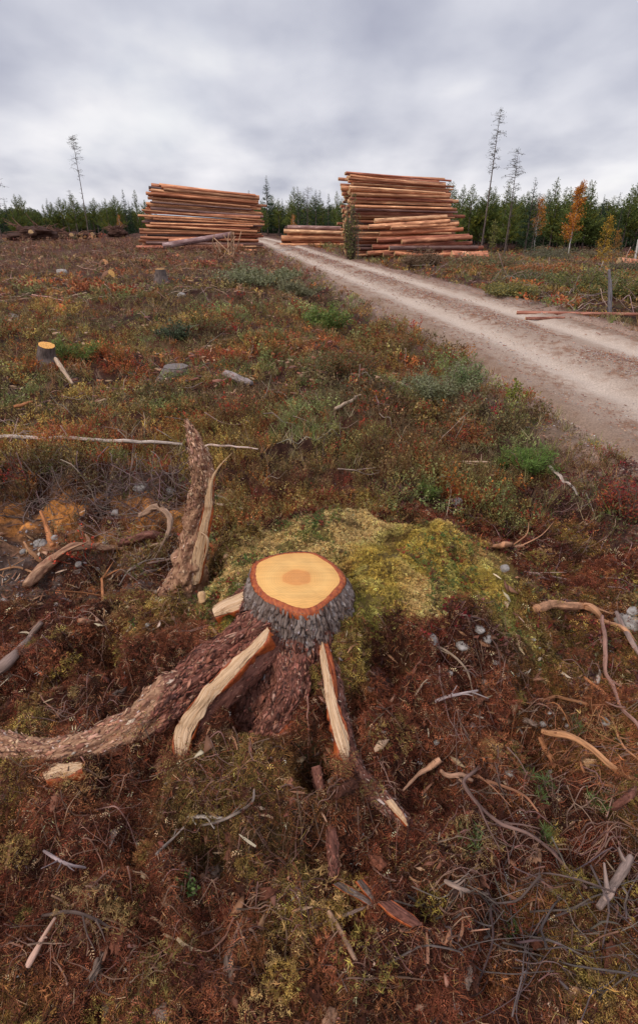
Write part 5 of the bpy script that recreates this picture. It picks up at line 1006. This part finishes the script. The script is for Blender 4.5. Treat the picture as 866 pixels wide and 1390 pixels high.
# ------------------------------------------------------------------ ground cover
def stump_free(x, y):
    c = CEN; return np.hypot(x-c[0], y-c[1]) > .19
def pit_mask(x, y):
    n = .5*fbm(x*3, y*3, o=3, seed=77); return (sst(-.45, -.8, x)*sst(1.75, 2.2, y)*(1-sst(3.0, 3.2, y))+.35*n) > .5
def build_cover():
    # green-gold moss on the mound
    N = 120000; x = rng.uniform(-.65, 1.05, N); y = rng.uniform(1.2, 2.45, N); k = (rng.uniform(0, 1, N) < mossy(x, y)*1.05*(1-.75*sst(.28, .5, fbm(x*7, y*7, o=3, seed=97)))) & stump_free(x, y); x, y = x[k], y[k]; N = len(x)
    n = fbm(x*5, y*5, o=3, seed=61); n2 = fbm(x*2.2+4, y*2.2, o=3, seed=62); C = mixc((.42,.29,.06), (.20,.17,.035), sst(-.1, .4, n)); C = mixc(C, (.62,.42,.18), sst(-.15, .3, n2+.7*(y-1.80))*.85); C = mixc(C, (.10,.06,.025), sst(.3, .5, fbm(x*13, y*13, o=3, seed=63))*.8); C = mixc(C, (.30,.14,.05), sst(.35, .5, fbm(x*9+3, y*9, o=3, seed=68))*.6); C = mixc(C, (.45,.40,.12), sst(.2, .5, fbm(x*20+3, y*20, o=2, seed=69))*.6); C = C*np.exp(rng.normal(.1, .4, (N, 1)))
    build_scatter('mound_moss', [scatter([tm_spikes(k, 7, .8, .35, 1.1, .1) for k in range(3)]+[tm_sprig(k+40, 9, .3, .5) for k in range(6)], onground(x, y, -.002), rng.uniform(.008, .022, N), C, .6, .8)], M['moss'], label='yellow green moss over the mound behind the stump', cat='moss')
    # brown moss and litter of the disturbed ground
    N = 420000; x = rng.uniform(-1.55, 1.6, N); y = rng.uniform(.45, 2.9, N); kk = np.abs(x) < .35+.72*y; x, y = x[kk], y[kk]; N = len(x); k = (mossy(x, y) < .5) & stump_free(x, y) & ~in_road(x, y, .3); k &= rng.uniform(0, 1, N) < np.clip(1.35/(np.hypot(x, y)), 0, 1)**1.6
    pm = pit_mask(x, y); k &= ~(pm & (rng.uniform(0, 1, N) < .85)); x, y = x[k], y[k]; N = len(x)
    n = fbm(x*3.1, y*3.1, o=3, seed=64); n2 = fbm(x*8, y*8, o=3, seed=65); n3 = fbm(x*1.5, y*1.5, o=2, seed=66)
    C = mixc((.12,.030,.016), (.20,.115,.03), sst(-.0, .35, n)); C = mixc(C, (.26,.085,.04), sst(.05, .4, n2)*.8); C = mixc(C, (.035,.014,.009), sst(.05, .4, -n2)*.8); C = mixc(C, (.33,.24,.06), np.clip(sst(.25, .45, n+.25*n3)*.7*(1-.8*sst(.5, .9, x))+.8*gb(x, y, -.62, 1.58, .16, .13)+.5*gb(x, y, -.2, .92, .2, .1), 0, 1))
    sp = rng.uniform(0, 1, N) < .06; C[sp] = (.42,.28,.16); C = C*np.exp(rng.normal(.05, .6, (N, 1))); sel = rng.uniform(0, 1, N) < .55
    P = onground(x, y, -.003); S = rng.uniform(.010, .028, N)*(.7+.4*np.hypot(x, y))
    build_scatter('brown_moss', [scatter([tm_sprig(k+60, 9, .3, .3) for k in range(6)], P[sel], S[sel], C[sel], .5, .8), scatter([tm_spikes(k+9, 7, 1, .13, .9, .1) for k in range(5)], P[~sel], S[~sel]*.9, C[~sel], .4, .8)], M['moss'], label='brown and olive moss over the torn up ground', cat='moss')
    # tussocks of torn moss and clods standing off the ground
    g = np.random.default_rng(12); K = 520; cx = g.uniform(-1.3, 1.5, K); cy = g.uniform(.5, 2.5, K); kk = (np.abs(cx) < .3+.7*cy) & (mossy(cx, cy) < .35) & (np.hypot(cx-CEN[0], cy-CEN[1]) > .3) & ~in_road(cx, cy, .4)
    for a_, b_, c_, r_ in CARVE: kk &= np.hypot(cx-a_, cy-b_) > r_+.05
    kk &= ~pit_mask(cx, cy) | (g.uniform(0, 1, K) < .2); cx, cy = cx[kk], cy[kk]; K = len(cx); rr = g.uniform(.022, .06, K); m = 150; D = g.normal(0, 1, (K, m, 3)); D[..., 2] = np.abs(D[..., 2])*.9-.15; D /= np.linalg.norm(D, axis=2, keepdims=True)
    lump = 1+.35*g.normal(0, 1, (K, m, 1))*.5; Pt = np.stack([cx, cy, H(cx, cy)], 1)[:, None]+D*lump*rr[:, None, None]*np.array([1.15, 1, .95]); Pt = Pt.reshape(-1, 3); tc = pick([(.32,.22,.06), (.26,.095,.04), (.17,.055,.028), (.22,.15,.045), (.09,.03,.018), (.36,.22,.09)], [1.6, 4, 4, 2, 3, 1], K, .2)
    build_scatter('moss_tussocks', [scatter([tm_sprig(k+160, 8, .32, .35) for k in range(5)]+[tm_spikes(k+170, 6, 1, .14, .9, .1) for k in range(3)], Pt, g.uniform(.010, .022, len(Pt)), np.repeat(tc, m, 0)*np.exp(g.normal(0, .4, (K*m, 1))), .9)], M['moss'], label='torn tussocks of moss and root felt standing on the dug up soil', cat='moss')
    CV, CF, CC_, off = [], [], [], 0
    for k in range(420):
        x0, y0 = g.uniform(-1.3, 1.6), g.uniform(.5, 2.6)
        if abs(x0) > .35+.72*y0 or float(mossy(x0, y0)) > .3 or np.hypot(x0-CEN[0], y0-CEN[1]) < .27: continue
        r0 = g.uniform(.007, .018)*g.uniform(.6, 1.2); V, F = blob((0,0,0), np.array([1.5, .8, .45])*r0, 1, 1.1, 2.6, k, 4); a = g.uniform(0, 6.28, 1); V = V@rotm(1, a, g.normal(0, .5, 1))[0].T+[x0, y0, float(H(x0, y0))+r0*.35]
        F3 = np.concatenate([F[:, :3], F[:, [0, 2, 3]]]); CV.append(V); CF.append(F3+off); off += len(V); CC_.append(np.tile(np.array([(.15,.055,.032), (.24,.10,.06), (.09,.035,.022), (.28,.15,.09), (.19,.13,.10)][g.integers(0, 5)])*g.uniform(.6, 1.3), (len(V), 1)))
    tag(link('soil_clods', mesh('soil_clods', np.concatenate(CV), np.concatenate(CF), M['ground'], col=np.concatenate(CC_))), 'clods of soil and chunks of rotten bark in the litter', 'soil', None, 'stuff')
    # splintered wood around the torn root and over the hollow
    g = np.random.default_rng(33); Pw = np.array([G(g.uniform(-10, 330), g.uniform(690, 850), .01) for _ in range(420)]+[G(g.uniform(-10, 870), g.uniform(850, 1300), .01) for _ in range(260)]+[G(g.uniform(640, 870), g.uniform(780, 1050), .01) for _ in range(160)]); Pw = Pw[stump_free(Pw[:, 0], Pw[:, 1])]
    build_scatter('wood_splinters', [scatter([tm_flake(k+70, .12) for k in range(3)]+[tm_fibre(k+70, .14, .1) for k in range(6)], Pw, g.uniform(.018, .07, len(Pw))*g.uniform(.5, 1, len(Pw)), pick([(.42,.27,.16), (.3,.15,.08), (.52,.40,.29), (.22,.10,.06)], [3, 4, 1.2, 3], len(Pw), .25), .4, .6)], M['litter'], label='pale splinters and bark shreds strewn over the torn ground', cat='litter')
    # fibres and needles
    N = 380000; x = rng.uniform(-1.6, 1.7, N); y = rng.uniform(.45, 2.9, N); kk = np.abs(x) < .35+.72*y; x, y = x[kk], y[kk]; N = len(x); k = (rng.uniform(0, 1, N) > mossy(x, y)*.95) & stump_free(x, y) & (rng.uniform(0, 1, N) < np.clip(1.4/np.hypot(x, y), 0, 1)); x, y = x[k], y[k]; N = len(x)
    C = pick([(.22,.065,.028), (.11,.035,.018), (.34,.13,.055), (.045,.018,.012), (.5,.31,.18), (.26,.17,.055)], [5, 5, 2.2, 4, .7, 1.2], N, .4)
    build_scatter('needle_litter', [scatter([tm_fibre(k, .045, .16) for k in range(12)], onground(x, y, .004), rng.uniform(.008, .034, N), C, .45, .7)], M['litter'], label='dead needles and root fibres over the torn up ground', cat='litter')
    # bark chips and crumbs
    N = 60000; x = rng.uniform(-1.9, 2.4, N); y = rng.uniform(.42, 3.4, N); k = (mossy(x, y) < .4) & stump_free(x, y) & ~in_road(x, y, .1) & (rng.uniform(0, 1, N) < np.clip(1.3/np.hypot(x, y), 0, 1)); x, y = x[k], y[k]; N = len(x)
    pm = pit_mask(x, y); C = pick([(.22,.08,.05), (.12,.05,.035), (.36,.19,.13), (.06,.03,.022), (.52,.38,.27), (.25,.22,.21)], [5, 5, 2.2, 3, .5, .7], N, .3); C[pm] = pick([(.2,.16,.15), (.3,.25,.24), (.14,.08,.06), (.42,.38,.36)], [3, 2, 3, .8], int(pm.sum()), .3)
    build_scatter('bark_crumbs', [scatter([tm_flake(k, .3) for k in range(8)], onground(x, y, .002), rng.uniform(.004, .015, N)*(1+(rng.uniform(0, 1, N) < .06)*1.4), C, .5, .8)], M['flake'], label='bark crumbs and wood chips in the litter', cat='litter')
    # bilberry, lingonberry and heather over the clearing
    N = 60000; r = .9*np.exp(rng.uniform(0, 1, N)**.92*math.log(58/.9)); a = rng.uniform(R(-47), R(47), N); x = r*np.sin(a); y = r*np.cos(a)
    k = ~in_road(x, y, .22) & (mound(x, y) < .2) & (mossy(x, y) < .3); dm = y > 2.2+.75*sst(.2, .7, x)+.25*fbm(x*2.5, y*2.5, o=3, seed=91); k &= dm | ((rng.uniform(0, 1, N) < .03) & (y > 1.6)); pm = pit_mask(x, y); k &= ~(pm & (rng.uniform(0, 1, N) < .97))
    right_lit = (x > .45) & (y < 3.4); k &= ~(right_lit & (rng.uniform(0, 1, N) < .6)); e = np.abs(x-road_x(y))-road_w(y); k &= rng.uniform(0, 1, N) < sst(.05, .9, e+.3*fbm(x*2, y*2, o=2, seed=71))+.1
    k &= rng.uniform(0, 1, N) < .62+.7*fbm(x*.9, y*.9, o=3, seed=70); x, y, r = x[k], y[k], r[k]; N = len(x)
    n = fbm(x*.8, y*.8, o=4, seed=72)+.3*rng.normal(0, .5, N); n2 = fbm(x*1.3+9, y*1.3, o=4, seed=73)+.3*rng.normal(0, .5, N); n3 = fbm(x*.35, y*.35, o=3, seed=74)
    far = sst(9, 22, r); C = mixc((.26,.19,.06), (.38,.115,.04), sst(0, .35, n)); C = mixc(C, (.23,.26,.09), sst(.1, .45, n2)); C = mixc(C, (.48,.33,.08), sst(.25, .5, -n2)*.7); C = mixc(C, (.13,.06,.04), sst(.1, .4, -n)*.7)
    hot = (rng.uniform(0, 1, N) < .08*(1-.5*far)+.07*(n > .35)); C[hot] = pick([(.34,.05,.025), (.40,.14,.03), (.26,.025,.025)], [3, 2, 1], int(hot.sum()), .2)
    C = mixc(C, (.21,.105,.07), far*(.45+.45*sst(-.2, .3, n3))*(x < road_x(y))); C = C*np.exp(rng.normal(0, .35, (N, 1)))
    P = onground(x, y, -.015); S = rng.uniform(.07, .15, N)*(1+.062*r)*(.8+.7*sst(-.1, .5, fbm(x*1.2+5, y*1.2, o=3, seed=98)))*(1-.25*far); lv = [1, .8, .62][0]
    nr = r < 4.2; md = (r >= 4.2) & (r < 12); fr = r >= 12
    T1 = [tm_shrub(k, 90, 8, 1., .088, .8, .5) for k in range(6)]+[tm_shrub(k+20, 110, 10, 1.1, .07, .6, .3, .9) for k in range(6)]; T2 = [tm_shrub(k+40, 52, 6, .9, .12, .85, .45) for k in range(6)]; T3 = [tm_shrub(k+60, 20, 4, .75, .26, 1., .45, .3) for k in range(6)]
    build_scatter('heath_shrubs', [scatter(T1, P[nr], S[nr], C[nr], .3), scatter(T2, P[md], S[md], C[md], .3), scatter(T3, P[fr], S[fr], C[fr], .3)], M['leaf'], label='bilberry, lingonberry and heather in autumn colours over the clearing', cat='ground cover')
    # small lingonberry shoots on the mound
    N = 3800; x = rng.uniform(-.6, 1.0, N); y = rng.uniform(1.4, 2.3, N); k = (mossy(x, y) > .4) & stump_free(x, y) & (fbm(x*4, y*4, o=2, seed=95) > .0); x, y = x[k], y[k]; N = len(x)
    build_scatter('mound_lingonberry', [scatter([tm_shrub(k+180, 26, 4, .8, .2, .8, .5) for k in range(5)], onground(x, y, -.004), rng.uniform(.02, .05, N), pick([(.10,.15,.04), (.2,.2,.05), (.28,.05,.03), (.12,.07,.04)], [4, 3, 1, 2], N, .3), .4)], M['leaf'], label='small lingonberry shoots growing through the moss of the mound', cat='ground cover')
    # small-leaved litter plants to the right of the mound
    N = 16000; x = rng.uniform(.3, 2.6, N); y = rng.uniform(1.3, 3.6, N); k = (mossy(x, y) < .3) & ~in_road(x, y, .15) & (rng.uniform(0, 1, N) < .55+.8*fbm(x*2, y*2, o=3, seed=80)); x, y = x[k], y[k]; N = len(x)
    C = pick([(.13,.05,.04), (.24,.03,.03), (.20,.09,.06), (.12,.12,.05), (.3,.2,.14), (.08,.03,.03)], [5, 2, 3, 2, 1, 3], N, .3)
    build_scatter('fallen_leaves', [scatter([tm_shrub(k+80, 14, 3, .6, .3, 1.1, .5, .2) for k in range(6)], onground(x, y, -.004), rng.uniform(.02, .055, N), C, .6)], M['leaf'], label='fallen red and brown leaves right of the mound', cat='litter')
    # grass and bleached stems
    N = 6000; r = 3.2*np.exp(rng.uniform(0, 1, N)*math.log(40/3.2)); a = rng.uniform(R(-45), R(45), N); x = r*np.sin(a); y = r*np.cos(a); k = ~in_road(x, y, .15) & (mound(x, y) < .2) & ~pit_mask(x, y); x, y, r = x[k], y[k], r[k]; N = len(x)
    C = pick([(.36,.27,.16), (.24,.23,.08), (.15,.19,.05), (.4,.22,.1)], [3, 2, 1.4, 1], N, .25)
    build_scatter('dry_grass', [scatter([tm_spikes(k+100, 9, 1, .035, .35, .7, .3, .2) for k in range(6)], onground(x, y, 0), rng.uniform(.07, .17, N)*(1+.06*r), C, .2)], M['litter'], label='dry grass and bleached stems in the heath', cat='grass')
    # debris on the clearing far left and on the road
    N = 8000; r = 5*np.exp(rng.uniform(0, 1, N)*math.log(11)); a = rng.uniform(R(-45), R(10), N); x = r*np.sin(a); y = r*np.cos(a); k = (x < road_x(y)-2) & (rng.uniform(0, 1, N) < .35+.9*fbm(x*.3, y*.3, o=3, seed=85)+.3*sst(12, 25, r)); x, y, r = x[k], y[k], r[k]; N = len(x)
    C = pick([(.42,.25,.16), (.26,.11,.075), (.5,.34,.22), (.12,.06,.05)], [2.4, 4, .8, 3], N, .3)
    build_scatter('slash_debris', [scatter([tm_flake(k+20, .25) for k in range(5)]+[tm_fibre(k+30, .09) for k in range(5)], onground(x, y, .05), rng.uniform(.03, .085, N)*(1+.05*r), C, .5, .5)], M['flake'], label='wood chips and bark scattered over the felled clearing', cat='litter')
    N = 60000; yy = 1.5*np.exp(rng.uniform(0, 1, N)*math.log(30)); q = np.where(rng.uniform(0, 1, N) < .45, rng.normal(0, .25, N), rng.uniform(-2.2, 2.0, N)); x = road_x(yy)+q; nn = fbm(x*2, yy*1.2, o=3, seed=88); k = (rng.uniform(0, 1, N) < .2+1.1*nn+.35*np.exp(-(q/.3)**2)+.8*(np.abs(q) > 1.15)) ; x, yy, q = x[k], yy[k], q[k]; N = len(x)
    a_ = q; z = np.maximum(H(x, yy), -.2); zr = .010-.045*np.exp(-((a_-.78)/.24)**2)-.045*np.exp(-((a_+.72)/.24)**2)+.035*np.exp(-(a_/.30)**2); z = np.where(np.abs(q) < road_w(yy)*.95, zr+.012, z+.004)
    C = pick([(.34,.13,.075), (.22,.09,.06), (.45,.27,.17), (.3,.26,.25), (.5,.44,.4)], [4, 3, 2, 2, 1], N, .3)
    build_scatter('road_debris', [scatter([tm_flake(k+40, .35) for k in range(5)]+[tm_fibre(k+50, .12) for k in range(3)], np.stack([x, yy, z], 1), rng.uniform(.006, .02, N)*(1+.09*yy), C, .3)], M['flake'], label='bark flakes and pebbles scattered on the dirt road', cat='litter')
build_cover()
# litter caught on the lower ends of the roots
def root_litter():
    g = np.random.default_rng(3); P = []
    for (px, py, z), n, sp in (((243,1036,.205),900,.024), ((240,1015,.215),160,.02), ((466,1035,.285),350,.018), ((85,1056,.23),200,.02), ((500,1070,.215),250,.02), ((292,832,.36),200,.02), ((190,985,.285),250,.04), ((60,1020,.2),150,.05)):
        P.append(RZ(px, py, z)+g.normal(0, 1, (n, 3))*[sp, sp, sp*.35])
    P = np.concatenate(P); N = len(P); C = pick([(.2,.06,.03), (.1,.035,.02), (.3,.12,.05), (.3,.22,.07)], [4, 4, 2, 2], N, .4)
    build_scatter('clinging_litter', [scatter([tm_fibre(k+90, .06, .2) for k in range(6)]+[tm_sprig(k+90, 7, .3, .35) for k in range(3)], P, g.uniform(.008, .026, N), C, .5)], M['litter'], label='needles and moss clinging to the torn roots', cat='litter')
root_litter()
